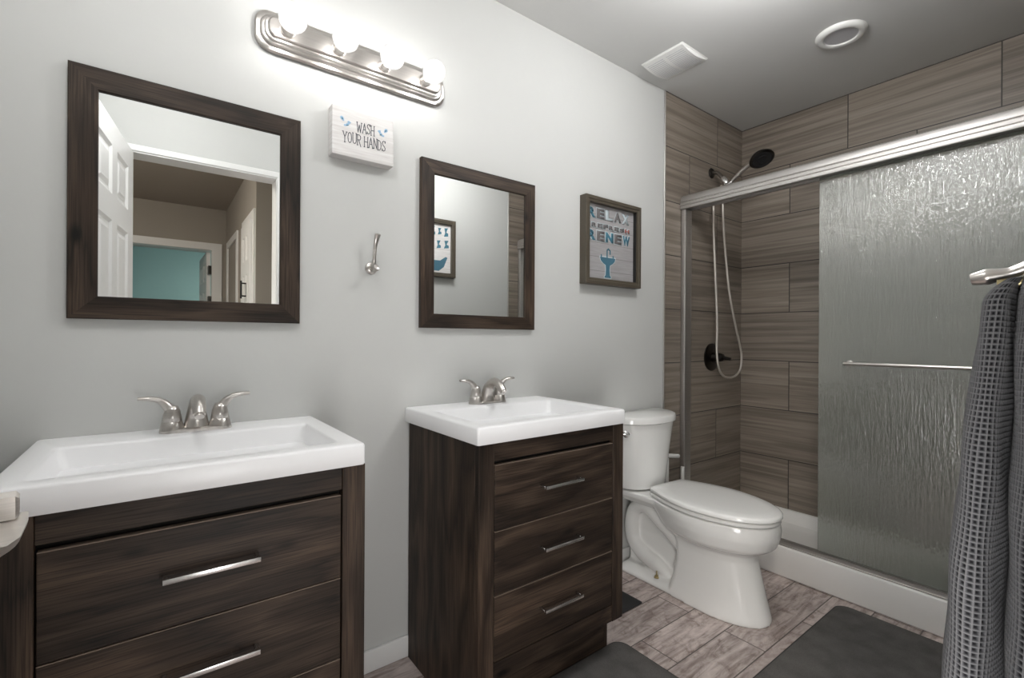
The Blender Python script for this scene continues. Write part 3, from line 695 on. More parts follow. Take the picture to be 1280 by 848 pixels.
# ------------------------------------------------------------------ framed pictures
def text_into(bm, body, x0, x1, z0, h, y, bold=0.0, th=0.0006, flip=1):
    cu = bpy.data.curves.new('tmp', 'FONT'); cu.body = body; cu.size = 1.0; cu.offset = bold; cu.resolution_u = 3
    o = bpy.data.objects.new('tmp', cu); COL.objects.link(o)
    bpy.context.view_layer.update(); dg = bpy.context.evaluated_depsgraph_get()
    me = bpy.data.meshes.new_from_object(o.evaluated_get(dg))
    xs = [v.co.x for v in me.vertices]; ys = [v.co.y for v in me.vertices]
    ax, bx, ay, by = min(xs), max(xs), min(ys), max(ys)
    tmp = bmesh.new(); tmp.from_mesh(me)
    for v in tmp.verts:
        v.co = Vector((x0 + (v.co.x - ax) / (bx - ax) * (x1 - x0), y, z0 + (v.co.y - ay) / (by - ay) * h))
    r = bmesh.ops.extrude_face_region(tmp, geom=tmp.faces[:])
    for g in r['geom']:
        if isinstance(g, bmesh.types.BMVert): g.co.y -= th * flip
    m2 = bpy.data.meshes.new('tmp'); tmp.to_mesh(m2); tmp.free(); bm.from_mesh(m2)
    bpy.data.objects.remove(o); bpy.data.curves.remove(cu); bpy.data.meshes.remove(me); bpy.data.meshes.remove(m2)
def frame_mesh(x0, x1, z0, z1, fw, yb, yf_):
    b = new()
    O = [(x0, z0), (x1, z0), (x1, z1), (x0, z1)]; I = [(x0 + fw, z0 + fw), (x1 - fw, z0 + fw), (x1 - fw, z1 - fw), (x0 + fw, z1 - fw)]
    d = 0.0015 if yf_ < yb else -0.0015
    prs = []
    for o, i in zip(O, I):
        lp = lambda s: (o[0] + (i[0] - o[0]) * s, o[1] + (i[1] - o[1]) * s)
        prs.append([(o[0], yb, o[1]), (o[0], yf_ + d, o[1]), (lp(.06)[0], yf_, lp(.06)[1]), (lp(.55)[0], yf_, lp(.55)[1]), (lp(.6)[0], yf_ + 2 * d, lp(.6)[1]), (i[0], yf_ + 3 * d, i[1]), (i[0], yb, i[1])])
    loft(b, prs, closed=True); return b
PX0, PX1, PZ0, PZ1 = 1.556, 1.949, 1.3715, 1.778
t = thing('framed_picture', 'brown framed print of a blue sink reading RELAX REFRESH RENEW by the shower', 'picture', ((PX0 + PX1) / 2, 0, PZ0), 'brown framed bathroom prints')
obj('frame', frame_mesh(PX0, PX1, PZ0, PZ1, 0.028, -0.0005, -0.042), M['frame'], t)
b = new(); fw = 0.0281; yp = -0.016
box(b, PX0 + fw, PX1 - fw, yp, -0.001, PZ0 + fw, PZ1 - fw); pr_ = obj('print', b, M['print'], t)
for xx in (PX0 + fw, PX1 - fw - 0.004): b = new(); box(b, xx, xx + 0.004, -0.032, yp - 0.0005, PZ0 + fw, PZ1 - fw); obj('liner', b, M['black_edge'], t)
ix0, ix1, iz0, iz1 = PX0 + fw + 0.006, PX1 - fw - 0.008, PZ0 + fw, PZ1 - fw
IW, IH = ix1 - ix0, iz1 - iz0
def halo_text(s, x0, x1, z0, h, cols):
    k = (x1 - x0) / len(s)
    for i, ch in enumerate(s):
        a, c = x0 + k * i, x0 + k * (i + 0.88)
        b = new(); text_into(b, ch, a - 0.0025, c + 0.0025, z0 - 0.003, h + 0.006, yp, 0.10, 0.0006); obj('letter_outline', b, M[cols[i][1]], pr_)
        b = new(); text_into(b, ch, a, c, z0, h, yp - 0.0005, 0.06, 0.0007); obj('letter', b, M[cols[i][0]], pr_)
halo_text('RELAX', ix0 + 0.00 * IW, ix0 + 0.93 * IW, iz0 + 0.815 * IH, 0.135 * IH, [('tealink', 'palehalo'), ('greyink', 'palehalo'), ('palehalo', 'greyink'), ('greyink', 'palehalo'), ('palehalo', 'greyink')])
halo_text('REFRESH', ix0 + 0.08 * IW, ix0 + 0.93 * IW, iz0 + 0.690 * IH, 0.058 * IH, [('greyink', 'palehalo')] * 6 + [('redink', 'palehalo')])
halo_text('RENEW', ix0 + 0.00 * IW, ix0 + 0.95 * IW, iz0 + 0.515 * IH, 0.135 * IH, [('tealink', 'palehalo'), ('greyink', 'palehalo'), ('tealink', 'palehalo'), ('greyink', 'palehalo'), ('blueinkdark', 'palehalo')])
def pedestal_sink(bm, cx, z0, s, y, th, grow=0.0):
    prof = [(0.19, 0), (0.19, .06), (.13, .10), (.11, .35), (.13, .52), (.30, .60), (.42, .70), (.46, .80), (.46, .84)]
    P = [(cx + (r + grow) * s, z0 + (z + (grow if i > 6 else -grow if i < 1 else 0)) * s) for i, (r, z) in enumerate(prof)]
    P += [(2 * cx - x, z) for x, z in reversed(P)]
    prism(bm, P, lambda p: (p[0], y, p[1]), lambda p: (p[0], y - th, p[1]))
cxs = ix0 + 0.43 * IW
b = new(); pedestal_sink(b, cxs, iz0 + 0.03 * IH, 0.115, yp, 0.0006, 0.04); obj('sink_outline', b, M['palehalo'], pr_)
b = new(); pedestal_sink(b, cxs, iz0 + 0.03 * IH, 0.115, yp - 0.0005, 0.0007)
obj('painted_sink', b, M['blueinkdark'], pr_)
b = new()
zt_ = iz0 + 0.03 * IH + 0.84 * 0.115
ribbon(b, [(cxs - 0.005, zt_), (cxs - 0.005, zt_ + 0.035), (cxs + 0.004, zt_ + 0.042), (cxs + 0.016, zt_ + 0.034), (cxs + 0.016, zt_ + 0.018)], 0.007, yp - 0.0008)
obj('painted_tap', b, M['tealink'], pr_)
for dx in (-0.045, 0.038):
    b = new(); ribbon(b, [(cxs + dx, zt_), (cxs + dx, zt_ + 0.010)], 0.007, yp - 0.0008); obj('painted_knob', b, M['tealink'], pr_)

# second print, on the opposite wall (seen in the small mirror)
QX0, QX1, QZ0, QZ1 = 1.345, 1.745, 1.555, 1.968
t = thing('framed_picture', 'dark framed print of a blue bathtub, seen reflected in the smaller mirror', 'picture', ((QX0 + QX1) / 2, YF, QZ0), 'brown framed bathroom prints')
obj('frame', frame_mesh(QX0, QX1, QZ0, QZ1, 0.030, YF + 0.0005, YF + 0.042), M['frame'], t)
b = new(); box(b, QX0 + 0.0301, QX1 - 0.0301, YF + 0.001, YF + 0.016, QZ0 + 0.0301, QZ1 - 0.0301); pq = obj('print', b, M['whitewash'], t)
b = new(); y2 = YF + 0.016
for i, (xx, zz, ww, hh) in enumerate(((1.66, 1.85, .035, .065), (1.61, 1.86, .03, .05), (1.55, 1.85, .04, .065), (1.49, 1.85, .04, .06), (1.66, 1.765, .04, .06), (1.60, 1.76, .035, .06), (1.54, 1.765, .04, .055), (1.44, 1.77, .05, .06))):
    P = [(xx, zz), (xx + ww, zz + .006), (xx + ww, zz + hh * .4), (xx + ww * .55, zz + hh * .5), (xx + ww * .95, zz + hh), (xx + ww * .1, zz + hh * .94), (xx + ww * .3, zz + hh * .45)]
    prism(b, P, lambda p: (p[0], y2, p[1]), lambda p: (p[0], y2 + 0.0006, p[1]))
obj('painted_shape', b, M['tealink'], pq)
b = new()
P = [(1.40, 1.70), (1.43, 1.63), (1.47, 1.60), (1.62, 1.60), (1.66, 1.63), (1.69, 1.70), (1.675, 1.705), (1.63, 1.675), (1.46, 1.675), (1.415, 1.705)]
prism(b, P, lambda p: (p[0], y2, p[1]), lambda p: (p[0], y2 + 0.0007, p[1])); obj('painted_tub', b, M['blueinkdark'], pq)

# ------------------------------------------------------------------ ceiling fan cover and downlight
t = thing('exhaust_fan', 'white square exhaust fan cover on the ceiling', 'fan', (2.0, -0.19, ZC))
b = new(); x0, x1, y0, y1 = 1.893, 2.104, -0.306, -0.077
box(b, x0, x1, y0, y1, ZC - 0.006, ZC - 0.0005, 0.003, 2)
R = []
for k in range(13):
    s = k / 12; x = x0 + 0.004 + (x1 - x0 - 0.008) * s; dz = 0.004 + 0.014 * math.sin(PI * s)
    R.append([(x, y0 + 0.004, ZC - 0.004), (x, y0 + 0.006, ZC - 0.005 - dz), (x, y1 - 0.006, ZC - 0.005 - dz), (x, y1 - 0.004, ZC - 0.004)])
loft(b, R); obj('cover', b, M['plastic'], t, 50)
b = new()
for k in range(14):
    s = 0.12 + 0.76 * k / 13; x = x0 + 0.004 + (x1 - x0 - 0.008) * s; dz = 0.004 + 0.014 * math.sin(PI * s)
    for ya, yb in ((y0 + 0.018, -0.20), (-0.183, y1 - 0.018)): box(b, x - 0.0018, x + 0.0018, ya, yb, ZC - 0.0058 - dz, ZC - 0.0045 - dz)
obj('vent_slots', b, M['lens'], t)
t = thing('recessed_light', 'round white recessed ceiling light, unlit, above the shower door', 'ceiling light', (2.40, -0.757, ZC))
b = new(); lathe(b, [(0.062, -0.002), (0.066, -0.014), (0.078, -0.018), (0.090, -0.012), (0.096, -0.003), (0.096, -0.0005), (0.062, -0.0005)], (2.40, -0.757, ZC), (0, 0, 1), 48); obj('trim_ring', b, M['plastic'], t, 50)
b = new(); lathe(b, [(0.0, -0.009), (0.063, -0.009), (0.063, -0.001), (0.0, -0.001)], (2.40, -0.757, ZC), (0, 0, 1), 48); obj('lens', b, M['lens'], t, 40)

# ------------------------------------------------------------------ shower pan and door
CX = 2.362
t = thing('shower_pan', 'white shower pan with a raised front curb', 'shower pan', ((CX + XS) / 2, YF / 2, 0))
b = new(); R = []
ya, yb = YF + 0.006, -0.006
def pr(x0, x1, y0, y1, r, z): R.append([(px, py, z) for px, py in rrect(x0, x1, y0, y1, r, 5)])
pr(CX + 0.01, XS - 0.001, ya, yb, 0.004, 0.001); pr(CX + 0.01, XS - 0.001, ya, yb, 0.004, 0.105)
pr(CX + 0.013, XS - 0.004, ya + 0.003, yb - 0.003, 0.006, 0.110); pr(CX + 0.09, XS - 0.022, ya + 0.02, yb - 0.02, 0.02, 0.110); pr(CX + 0.095, XS - 0.027, ya + 0.025, yb - 0.025, 0.025, 0.105)
pr(CX + 0.105, XS - 0.05, ya + 0.05, yb - 0.05, 0.05, 0.045); pr(CX + 0.13, XS - 0.09, ya + 0.09, yb - 0.09, 0.06, 0.032)
loft(b, R)
obj('basin', b, M['acrylic'], t, 40)
b = new(); box(b, CX, CX + 0.095, ya, yb, 0.0005, 0.143, 0.007, 3); obj('curb', b, M['acrylic'], t, 40)
t = thing('shower_enclosure', 'satin aluminium shower door frame with header rail over white curb', 'shower frame', (2.40, YF / 2, 0.143))
b = new()
prof = [(2.338, 1.843), (2.336, 1.850), (2.337, 1.858), (2.341, 1.861), (2.337, 1.864), (2.336, 1.876), (2.341, 1.880), (2.338, 1.884), (2.340, 1.900), (2.348, 1.914), (2.362, 1.922), (2.385, 1.925), (2.410, 1.922), (2.414, 1.915), (2.414, 1.843), (2.402, 1.843), (2.402, 1.853), (2.352, 1.853), (2.352, 1.843)]
prism(b, prof, lambda p: (p[0], -0.006, p[1]), lambda p: (p[0], YF + 0.006, p[1])); obj('header', b, M['aluminium'], t, 30)
for yA, yB in ((-0.034, -0.005), (YF + 0.005, YF + 0.034)):
    b = new(); box(b, 2.346, 2.408, yA, yB, 0.145, 1.842, 0.003, 2); obj('jamb', b, M['aluminium'], t, 40)
b = new()
box(b, 2.372, 2.432, YF + 0.006, -0.006, 0.1435, 0.149, 0.001, 1); box(b, 2.378, 2.382, YF + 0.036, -0.036, 0.149, 0.163); box(b, 2.404, 2.408, YF + 0.036, -0.036, 0.149, 0.160); box(b, 2.427, 2.431, YF + 0.036, -0.036, 0.149, 0.156)
obj('bottom_track', b, M['aluminium'], t, 40)
def shower_door(x, y0, y1, label, bar):
    t = thing('shower_door', label, 'shower door', (x, (y0 + y1) / 2, 0.165), 'sliding shower doors')
    b = new(); box(b, x - 0.003, x + 0.003, y0, y1, 0.166, 1.85, 0.0008, 1); obj('glass_pane', b, M['rain'], t)
    if bar:
        b = new(); zb_ = 1.018; ye = -0.80
        tube(b, smooth_path([(x - 0.004, ye, zb_), (x - 0.030, ye, zb_), (x - 0.045, ye - 0.004, zb_), (x - 0.050, ye - 0.02, zb_), (x - 0.050, -1.10, zb_), (x - 0.050, y0 + 0.14, zb_), (x - 0.045, y0 + 0.124, zb_), (x - 0.03, y0 + 0.12, zb_), (x - 0.004, y0 + 0.12, zb_)], 5), 0.0075, 14)
        for yy in (ye, y0 + 0.12): lathe(b, [(0.0, 0.0), (0.013, 0.0), (0.013, 0.004), (0.009, 0.006), (0.0, 0.006)], (x - 0.003, yy, zb_), (-1, 0, 0), 20)
        obj('towel_bar', b, M['nickel'], t, 50, label='brushed nickel towel bar')
    return t
shower_door(2.393, YF + 0.04, -0.680, 'outer frosted rain-glass shower door carrying a towel bar', True)

# ------------------------------------------------------------------ shower valve, hand shower
t = thing('shower_valve', 'dark round shower valve with lever handle on side wall', 'valve', (2.667, -0.005, 1.012))
b = new(); lathe(b, [(0.0, 0.0), (0.082, 0.0), (0.082, 0.004), (0.07, 0.010), (0.03, 0.014), (0.0, 0.014)], (2.667, -0.0045, 1.012), (0, -1, 0), 40); obj('escutcheon', b, M['darkmetal'], t, 40)
b = new(); lathe(b, [(0.0, 0.0), (0.028, 0.0), (0.027, 0.035), (0.021, 0.060), (0.013, 0.062), (0.0, 0.062)], (2.667, -0.018, 1.012), (0, -1, 0), 28)
tube(b, smooth_path([(2.667, -0.06, 1.012), (2.667, -0.085, 1.009), (2.667, -0.110, 1.006), (2.667, -0.122, 1.004)], 5), lerp_list([0.014, 0.011, 0.009, 0.010], 5), 14)
obj('lever', b, M['darkmetal'], t, 50)

t = thing('hand_shower', 'dark hand shower with steel hose on a wall arm above the header rail', 'shower head', (2.655, -0.005, 2.114))
b = new(); lathe(b, [(0.0, 0.0), (0.030, 0.0), (0.030, 0.004), (0.022, 0.012), (0.0, 0.014)], (2.655, -0.0045, 2.114), (0, -1, 0), 28); obj('wall_flange', b, M['darkmetal'], t, 40)
b = new(); tube(b, smooth_path([(2.655, -0.012, 2.114), (2.655, -0.040, 2.108), (2.655, -0.062, 2.085), (2.655, -0.080, 2.058)], 6), 0.0105, 14); obj('shower_arm', b, M['nickeldark'], t, 50)
b = new(); lathe(b, [(0.0, 0.0), (0.016, 0.0), (0.019, 0.012), (0.019, 0.03), (0.014, 0.045), (0.0, 0.047)], (2.655, -0.076, 2.066), (0, -0.55, -0.83), 22)
lathe(b, [(0.0, -0.018), (0.015, -0.018), (0.017, 0.0), (0.015, 0.018), (0.0, 0.018)], (2.655, -0.118, 2.022), (0, -0.75, 0.42), 22)
obj('bracket', b, M['chrome'], t, 45)
b = new(); tube(b, smooth_path([(2.655, -0.085, 1.985), (2.655, -0.118, 2.020), (2.655, -0.165, 2.060), (2.655, -0.215, 2.092), (2.655, -0.245, 2.104)], 6), lerp_list([0.010, 0.0115, 0.012, 0.0125, 0.016], 6), 16); obj('wand', b, M['nickel'], t, 50)
b = new(); hd = Vector((-0.25, -0.42, -0.87)).normalized(); hc = Vector((2.652, -0.298, 2.118))
lathe(b, [(0.0, -0.030), (0.028, -0.027), (0.050, -0.012), (0.063, 0.004), (0.064, 0.012), (0.058, 0.016), (0.0, 0.016)], hc, hd, 36); hh = obj('spray_head', b, M['darkmetal'], t, 40)
b = new(); lathe(b, [(0.0, 0.0155), (0.052, 0.0155), (0.052, 0.018), (0.046, 0.019), (0.045, 0.017), (0.030, 0.017), (0.029, 0.0195), (0.022, 0.0195), (0.021, 0.017), (0.0, 0.018)], hc, hd, 36); obj('spray_face', b, M['black'], hh, 30)
b = new()
hp = [(2.648, -0.072, 2.020), (2.600, -0.070, 1.960), (2.572, -0.068, 1.895), (2.578, -0.068, 1.69), (2.597, -0.078, 1.25), (2.597, -0.078, 1.052), (2.616, -0.080, 0.954), (2.665, -0.080, 0.905), (2.743, -0.080, 0.890), (2.820, -0.080, 0.905), (2.865, -0.080, 0.944), (2.876, -0.080, 1.024), (2.842, -0.080, 1.115), (2.805, -0.080, 1.197), (2.727, -0.080, 1.409), (2.670, -0.080, 1.705), (2.650, -0.080, 1.900), (2.655, -0.085, 1.990)]
tube(b, smooth_path(hp, 8), 0.0065, 10)
obj('hose', b, M['hose'], t, 60, label='pale steel shower hose')

# ------------------------------------------------------------------ toilet
TX = 1.915
t = thing('toilet', 'white two-piece toilet with closed lid', 'toilet', (TX, -0.36, 0))
def egg(yb, yf_, hw, rear, n=48):
    """plan outline: yb rear, yf_ front (more negative), hw half width, rear = rear half width"""
    ym = yb + (yf_ - yb) * 0.46; rc = 0.03; P = []
    wid = lambda y: hw - (hw - rear) * max(0.0, (y - ym) / (yb - ym)) ** 1.7
    ye = yb - rc; we = wid(ye)
    right = [(wid(ym + (ye - ym) * k / 9), ym + (ye - ym) * k / 9) for k in range(10)]
    right += [(we - rc + rc * math.cos(PI / 2 * k / 5), ye + rc * math.sin(PI / 2 * k / 5)) for k in range(1, 6)]
    P = right + [(-x, y) for x, y in reversed(right)]
    for k in range(1, 24):
        a = PI + PI * k / 24
        P.append((hw * abs(math.cos(a)) ** 0.94 * (1 if math.cos(a) >= 0 else -1), ym + (ym - yf_) * math.sin(a)))
    return P
def ringz(P, z): return [(TX + x, y, z) for x, y in P]
def ringr(P, z, a=math.radians(-4)):
    return [(1.935 + (x * math.cos(a) - (y + 0.2) * math.sin(a)), -0.2 + (x * math.sin(a) + (y + 0.2) * math.cos(a)), z) for x, y in P]
b = new()
R = []
for z, yb, yf_, hw, rear in ((0.0, -0.30, -0.690, 0.128, 0.118), (0.02, -0.30, -0.688, 0.127, 0.117), (0.08, -0.315, -0.672, 0.117, 0.108), (0.16, -0.33, -0.652, 0.108, 0.102), (0.23, -0.33, -0.636, 0.105, 0.10), (0.258, -0.32, -0.638, 0.108, 0.10), (0.272, -0.30, -0.655, 0.122, 0.10), (0.284, -0.28, -0.682, 0.148, 0.10), (0.300, -0.26, -0.703, 0.165, 0.10), (0.34, -0.23, -0.717, 0.176, 0.10), (0.37, -0.21, -0.720, 0.178, 0.105), (0.396, -0.20, -0.716, 0.176, 0.11)):
    R.append(ringz(egg(yb, yf_, hw, rear), z))
loft(b, R)
# rear deck under the tank
D0 = rrect(TX - 0.10, TX + 0.10, -0.30, -0.025, 0.03, 6); D1 = rrect(TX - 0.125, TX + 0.125, -0.30, -0.025, 0.035, 6)
loft(b, [[(x, y, 0.345) for x, y in D0], [(x, y, 0.375) for x, y in D1], [(x, y, 0.398) for x, y in D1]])
# web and rear column
loft(b, [[(x, y, z) for x, y in rrect(TX - w_, TX + w_, -0.36, yb_, 0.03, 6)] for z, w_, yb_ in ((0.0, 0.050, -0.03), (0.2, 0.030, -0.03), (0.33, 0.045, -0.03), (0.37, 0.09, -0.03))])
# foot
F0 = rrect(TX - 0.118, TX + 0.118, -0.55, -0.02, 0.045, 8); F1 = rrect(TX - 0.098, TX + 0.098, -0.55, -0.035, 0.05, 8); F2 = rrect(TX - 0.075, TX + 0.075, -0.55, -0.05, 0.05, 8)
loft(b, [[(x, y, 0.0) for x, y in F0], [(x, y, 0.016) for x, y in F0], [(x, y, 0.032) for x, y in F1], [(x, y, 0.044) for x, y in F2]])
# trapway
for sx in (-1, 1):
    pth = smooth_path([(TX + sx * 0.045, -0.42, 0.16), (TX + sx * 0.050, -0.33, 0.225), (TX + sx * 0.052, -0.23, 0.285), (TX + sx * 0.052, -0.15, 0.325), (TX + sx * 0.05, -0.085, 0.30), (TX + sx * 0.05, -0.06, 0.23), (TX + sx * 0.05, -0.07, 0.15), (TX + sx * 0.052, -0.13, 0.098), (TX + sx * 0.055, -0.22, 0.072), (TX + sx * 0.050, -0.29, 0.040)], 7)
    tube(b, pth, lerp_list([0.046, 0.042, 0.038, 0.034, 0.033, 0.033, 0.034, 0.036, 0.035, 0.024], 7), 18)
bowl = obj('bowl', b, M['porcelain'], t, None)
rm = bowl.modifiers.new('remesh', 'REMESH'); rm.mode = 'VOXEL'; rm.voxel_size = 0.005; rm.use_smooth_shade = True
sm = bowl.modifiers.new('smooth', 'SMOOTH'); sm.factor = 0.5; sm.iterations = 8
b = new()
SE = lambda i, z: ringr([(x, y) for x, y in egg(-0.205 - i, -0.722 + i, 0.181 - i, 0.118 - i)], z)
loft(b, [SE(0.012, 0.3975), SE(0.012, 0.4015), SE(0.003, 0.4025), SE(0.0, 0.405), SE(0.0, 0.413), SE(0.004, 0.4165), SE(0.012, 0.417)]); obj('seat', b, M['porcelain'], t, 40)
b = new()
LE = lambda i, z: ringr([(x, y) for x, y in egg(-0.200 - i, -0.728 + i, 0.183 - i, 0.112 - i)], z)
loft(b, [LE(0.014, 0.4165), LE(0.014, 0.4205), LE(0.003, 0.4212), LE(0.0, 0.424), LE(0.0, 0.433), LE(0.004, 0.438), LE(0.012, 0.441), LE(0.05, 0.4435), LE(0.10, 0.4445)]); obj('lid', b, M['porcelain'], t, 40)
def oval(hw, yb, yf_, rc=0.028, p=2.25):
    """tank plan: flat back with rounded corners, oval front"""
    ym = yb - rc - 0.002; P = []
    for k in range(7): a = PI / 2 * k / 6; P.append((hw - rc + rc * math.cos(a), yb - rc + rc * math.sin(a)))
    for k in range(7): a = PI / 2 + PI / 2 * k / 6; P.append((-hw + rc + rc * math.cos(a), yb - rc + rc * math.sin(a)))
    for k in range(41):
        a = PI + PI * (k + 0.5) / 41; c, q = math.cos(a), math.sin(a)
        P.append((hw * abs(c) ** (2 / p) * (1 if c >= 0 else -1), ym - (ym - yf_) * abs(q) ** (2 / p)))
    return P
b = new()
loft(b, [ringz(oval(0.125, -0.035, -0.150), 0.402), ringz(oval(0.143, -0.028, -0.166), 0.410), ringz(oval(0.148, -0.025, -0.170), 0.425), ringz(oval(0.155, -0.022, -0.182), 0.52), ringz(oval(0.172, -0.020, -0.192), 0.63), ringz(oval(0.193, -0.018, -0.200), 0.7185)])
obj('tank', b, M['porcelain'], t, 40)
b = new()
loft(b, [ringz(oval(0.194, -0.014, -0.202), 0.7190), ringz(oval(0.204, -0.012, -0.212), 0.724), ringz(oval(0.205, -0.012, -0.213), 0.744), ringz(oval(0.201, -0.014, -0.209), 0.753), ringz(oval(0.186, -0.02, -0.195), 0.758)])
obj('tank_lid', b, M['porcelain'], t, 40)
fl = Vector((TX - 0.166, -0.116, 0.676)); fd = Vector((-0.72, -0.69, 0.0)).normalized(); ft = Vector((0.69, -0.72, 0.0))
b = new(); lathe(b, [(0.0, -0.01), (0.016, -0.01), (0.016, 0.006), (0.010, 0.010), (0.0, 0.012)], fl, fd, 22)
tube(b, smooth_path([fl + fd * 0.010 + ft * 0.004, fl + fd * 0.020, fl + fd * 0.022 - ft * 0.03, fl + fd * 0.018 - ft * 0.055], 5), lerp_list([0.006, 0.006, 0.006, 0.007], 5), 12)
obj('flush_lever', b, M['chrome'], t, 45, label='chrome flush lever')
for sx in (-1, 1):
    b = new(); lathe(b, [(0.0, 0.0), (0.012, 0.0), (0.012, 0.003), (0.008, 0.004), (0.008, 0.010), (0.0035, 0.011), (0.003, 0.030), (0.0, 0.030)], (TX + sx * 0.092, -0.235, 0.034), (0, 0, 1), 16); obj('floor_bolt', b, M['brass'], t, 40, label='brass floor bolt')

t = thing('toilet_paper_stand', 'white stand with a horizontal arm behind the toilet', 'stand', (2.163, -0.05, 0))
b = new(); lathe(b, [(0.0, 0.0), (0.03, 0.0), (0.03, 0.008), (0.012, 0.014), (0.0, 0.014)], (2.163, -0.05, 0), (0, 0, 1), 24); obj('base', b, M['plastic'], t, 40)
b = new(); tube(b, [(2.163, -0.05, 0.01), (2.163, -0.05, 0.488)], 0.010, 16); obj('post', b, M['plastic'], t, 40)
b = new(); tube(b, [(2.150, -0.042, 0.503), (2.262, -0.052, 0.486)], 0.011, 16); obj('arm', b, M['plastic'], t, 40)
t = thing('toilet_brush', 'white toilet brush handle standing beside the toilet paper stand', 'toilet brush', (2.245, -0.09, 0))
b = new(); lathe(b, [(0.0, 0.0), (0.04, 0.0), (0.045, 0.01), (0.038, 0.12), (0.034, 0.125), (0.0, 0.12)], (2.245, -0.09, 0), (0, 0, 1), 28); obj('holder', b, M['plastic'], t, 40)
b = new(); tube(b, [(2.243, -0.09, 0.11), (2.252, -0.085, 0.437)], 0.010, 14); obj('handle', b, M['plastic'], t, 40)

# ------------------------------------------------------------------ mats
def mat_obj(name, label, x0, x1, y0, y1, r, m, h=0.010, rim=True):
    t = thing(name, label, 'bath mat', ((x0 + x1) / 2, (y0 + y1) / 2, 0), 'grey bath mats' if rim else None)
    b = new()
    g = lambda i, rr, z: [(px, py, z) for px, py in rrect(x0 + i, x1 - i, y0 + i, y1 - i, rr, 8)]
    if rim:
        loft(b, [g(0, r, 0.0005), g(0, r, h * 0.6), g(0.003, r, h * 0.8), g(0.006, r, h * 0.75)]); obj('border', b, M['rugedge'], t, 40)
        b = new(); loft(b, [g(0.005, r, 0.001), g(0.005, r, h * 0.85), g(0.009, r, h), g(0.03, r, h)]); obj('pile', b, m, t, 50)
    else:
        loft(b, [g(0, r, 0.0005), g(0, r, h * 0.7), g(0.004, r, h), g(0.02, r, h)]); obj('slab', b, m, t, 40)
    return t
mat_obj('bath_mat', 'grey bath mat in front of the vanity beside the toilet', 0.80, 1.376, -0.90, -0.393, 0.045, M['rug'])
mat_obj('bath_mat', 'dark grey bath mat in front of the shower curb', 1.42, 2.308, -1.36, -0.790, 0.045, M['rug'])
mat_obj('floor_mat', 'small black mat on the floor between vanity and toilet', 1.36, 1.651, -0.29, -0.03, 0.008, M['black'], 0.006, False)

# ------------------------------------------------------------------ towel on its hook, right of the doorway
HXK = 0.80
t = thing('towel_hook', 'brushed nickel double hook holding the grey towel', 'hook', (HXK, YF, 1.20))
b = new(); lathe(b, [(0.0, 0.0), (0.022, 0.0), (0.022, 0.004), (0.016, 0.009), (0.0, 0.011)], (HXK, YF, 1.205), (0, 1, 0), 26); obj('wall_plate', b, M['nickel'], t, 40)
b = new()
pth = smooth_path([(HXK, YF + 0.006, 1.212), (HXK, YF + 0.030, 1.207), (HXK, YF + 0.055, 1.197), (HXK, YF + 0.075, 1.194), (HXK, YF + 0.089, 1.192)], 7)
tube(b, pth, lerp_list([0.011, 0.0078, 0.0066, 0.0098, 0.0068], 7), 16, r2=lerp_list([0.011, 0.0085, 0.0075, 0.0115, 0.0085], 7))
obj('prong', b, M['nickel'], t, 60)
b = new(); pth = smooth_path([(HXK, YF + 0.006, 1.196), (HXK, YF + 0.040, 1.186), (HXK, YF + 0.066, 1.184)], 6); tube(b, pth, lerp_list([0.008, 0.006, 0.008], 6), 14)
obj('lower_prong', b, M['brass'], t, 60, label='pale metal lower prong')

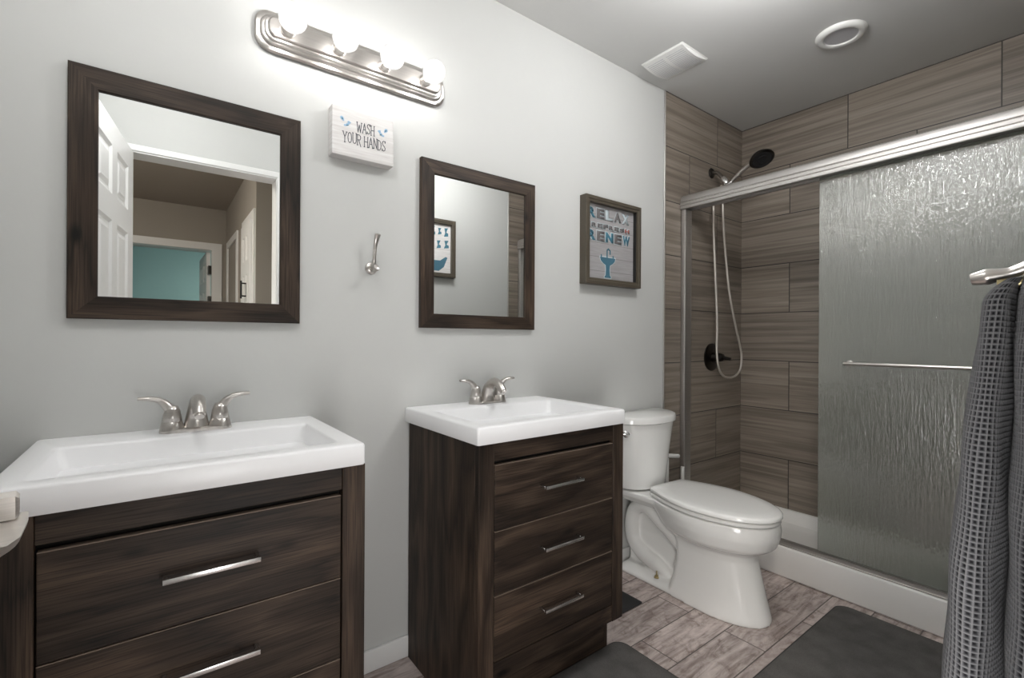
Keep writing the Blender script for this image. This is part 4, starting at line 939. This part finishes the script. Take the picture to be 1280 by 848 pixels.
def towel():
    z1, z0 = 1.190, 0.690
    cell = 0.0064; per = 6
    # cross-sections (a along the wall from the hook, bb out from the wall) at top and bottom
    top = [(0.030, 0.074), (0.0, 0.0735), (-0.024, 0.068), (-0.030, 0.060), (-0.020, 0.054), (0.006, 0.0535), (0.012, 0.050), (0.004, 0.046), (-0.020, 0.044), (-0.032, 0.034), (-0.030, 0.018), (-0.010, 0.008), (0.025, 0.006), (0.040, 0.015), (0.040, 0.040), (0.040, 0.062)]
    bot = [(0.060, 0.100), (0.0, 0.107), (-0.045, 0.102), (-0.068, 0.086), (-0.058, 0.070), (-0.010, 0.063), (0.020, 0.060), (0.0, 0.054), (-0.050, 0.050), (-0.085, 0.038), (-0.080, 0.018), (-0.030, 0.007), (0.060, 0.006), (0.095, 0.018), (0.100, 0.050), (0.090, 0.080)]
    def closed(Ps, n):
        out = []; k = len(Ps)
        for i in range(k):
            p0, p1, p2, p3 = [Vector((*Ps[(i + d) % k], 0)) for d in (-1, 0, 1, 2)]
            for j in range(n):
                s = j / n; out.append(0.5 * ((2 * p1) + (p2 - p0) * s + (2 * p0 - 5 * p1 + 4 * p2 - p3) * s * s + (3 * p1 - p0 - 3 * p2 + p3) * s ** 3))
        return out
    def resample(P, n):
        k = len(P); acc = [0.0]
        for i in range(k): acc.append(acc[-1] + (P[(i + 1) % k] - P[i]).length)
        tot = acc[-1]; out = []; j = 0
        for i in range(n):
            d = tot * i / n
            while acc[j + 1] < d: j += 1
            f = (d - acc[j]) / max(1e-9, acc[j + 1] - acc[j]); out.append(P[j].lerp(P[(j + 1) % k], f))
        return out, tot
    ct, cb = closed(top, 12), closed(bot, 12)
    _, Lb = resample(cb, 10)
    nu = int(round(Lb / cell)) * per; nv = int(round((z1 - z0) / cell)) * per
    A, _ = resample(ct, nu); B, _ = resample(cb, nu)
    verts = []; ridge = []
    for i in range(nv + 1):
        s = i / nv; e = 1 - (1 - s) ** 1.7
        z = z1 - (z1 - z0) * s
        C = [A[j].lerp(B[j], e * 0.92 + 0.08 * s) for j in range(nu)]
        if s < 0.06:
            q = 1 - ((0.06 - s) / 0.06) ** 2 * 0.6
            cen = sum(C, Vector()) / nu; C = [cen + (c - cen) * q for c in C]
        if s > 0.975:
            q = 1 - ((s - 0.975) / 0.025) ** 2 * 0.06
            cen = sum(C, Vector()) / nu; C = [cen + (c - cen) * q for c in C]
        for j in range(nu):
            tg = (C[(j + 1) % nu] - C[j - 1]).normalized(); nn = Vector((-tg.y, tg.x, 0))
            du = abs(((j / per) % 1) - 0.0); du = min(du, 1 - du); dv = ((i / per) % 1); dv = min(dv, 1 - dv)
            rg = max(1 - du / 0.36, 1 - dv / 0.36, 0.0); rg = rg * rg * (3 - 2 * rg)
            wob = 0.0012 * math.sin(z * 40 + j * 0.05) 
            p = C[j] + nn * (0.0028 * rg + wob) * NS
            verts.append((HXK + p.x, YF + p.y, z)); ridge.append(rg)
    faces = [(i * nu + j, i * nu + (j + 1) % nu, (i + 1) * nu + (j + 1) % nu, (i + 1) * nu + j) for i in range(nv) for j in range(nu)]
    faces.append(tuple(range(nu))); faces.append(tuple(nv * nu + j for j in range(nu)))
    me = bpy.data.meshes.new('towel'); me.from_pydata(verts, [], faces)
    bm = bmesh.new(); bm.from_mesh(me); bmesh.ops.recalc_face_normals(bm, faces=bm.faces); bm.to_mesh(me); bm.free()
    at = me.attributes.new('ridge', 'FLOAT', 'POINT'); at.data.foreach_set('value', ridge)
    for p in me.polygons: p.use_smooth = True
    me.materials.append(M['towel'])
    o = bpy.data.objects.new('towel', me); COL.objects.link(o)
    return tag(o, 'grey waffle-weave towel hanging from the hook at the right', 'towel')
NS = -1
towel()
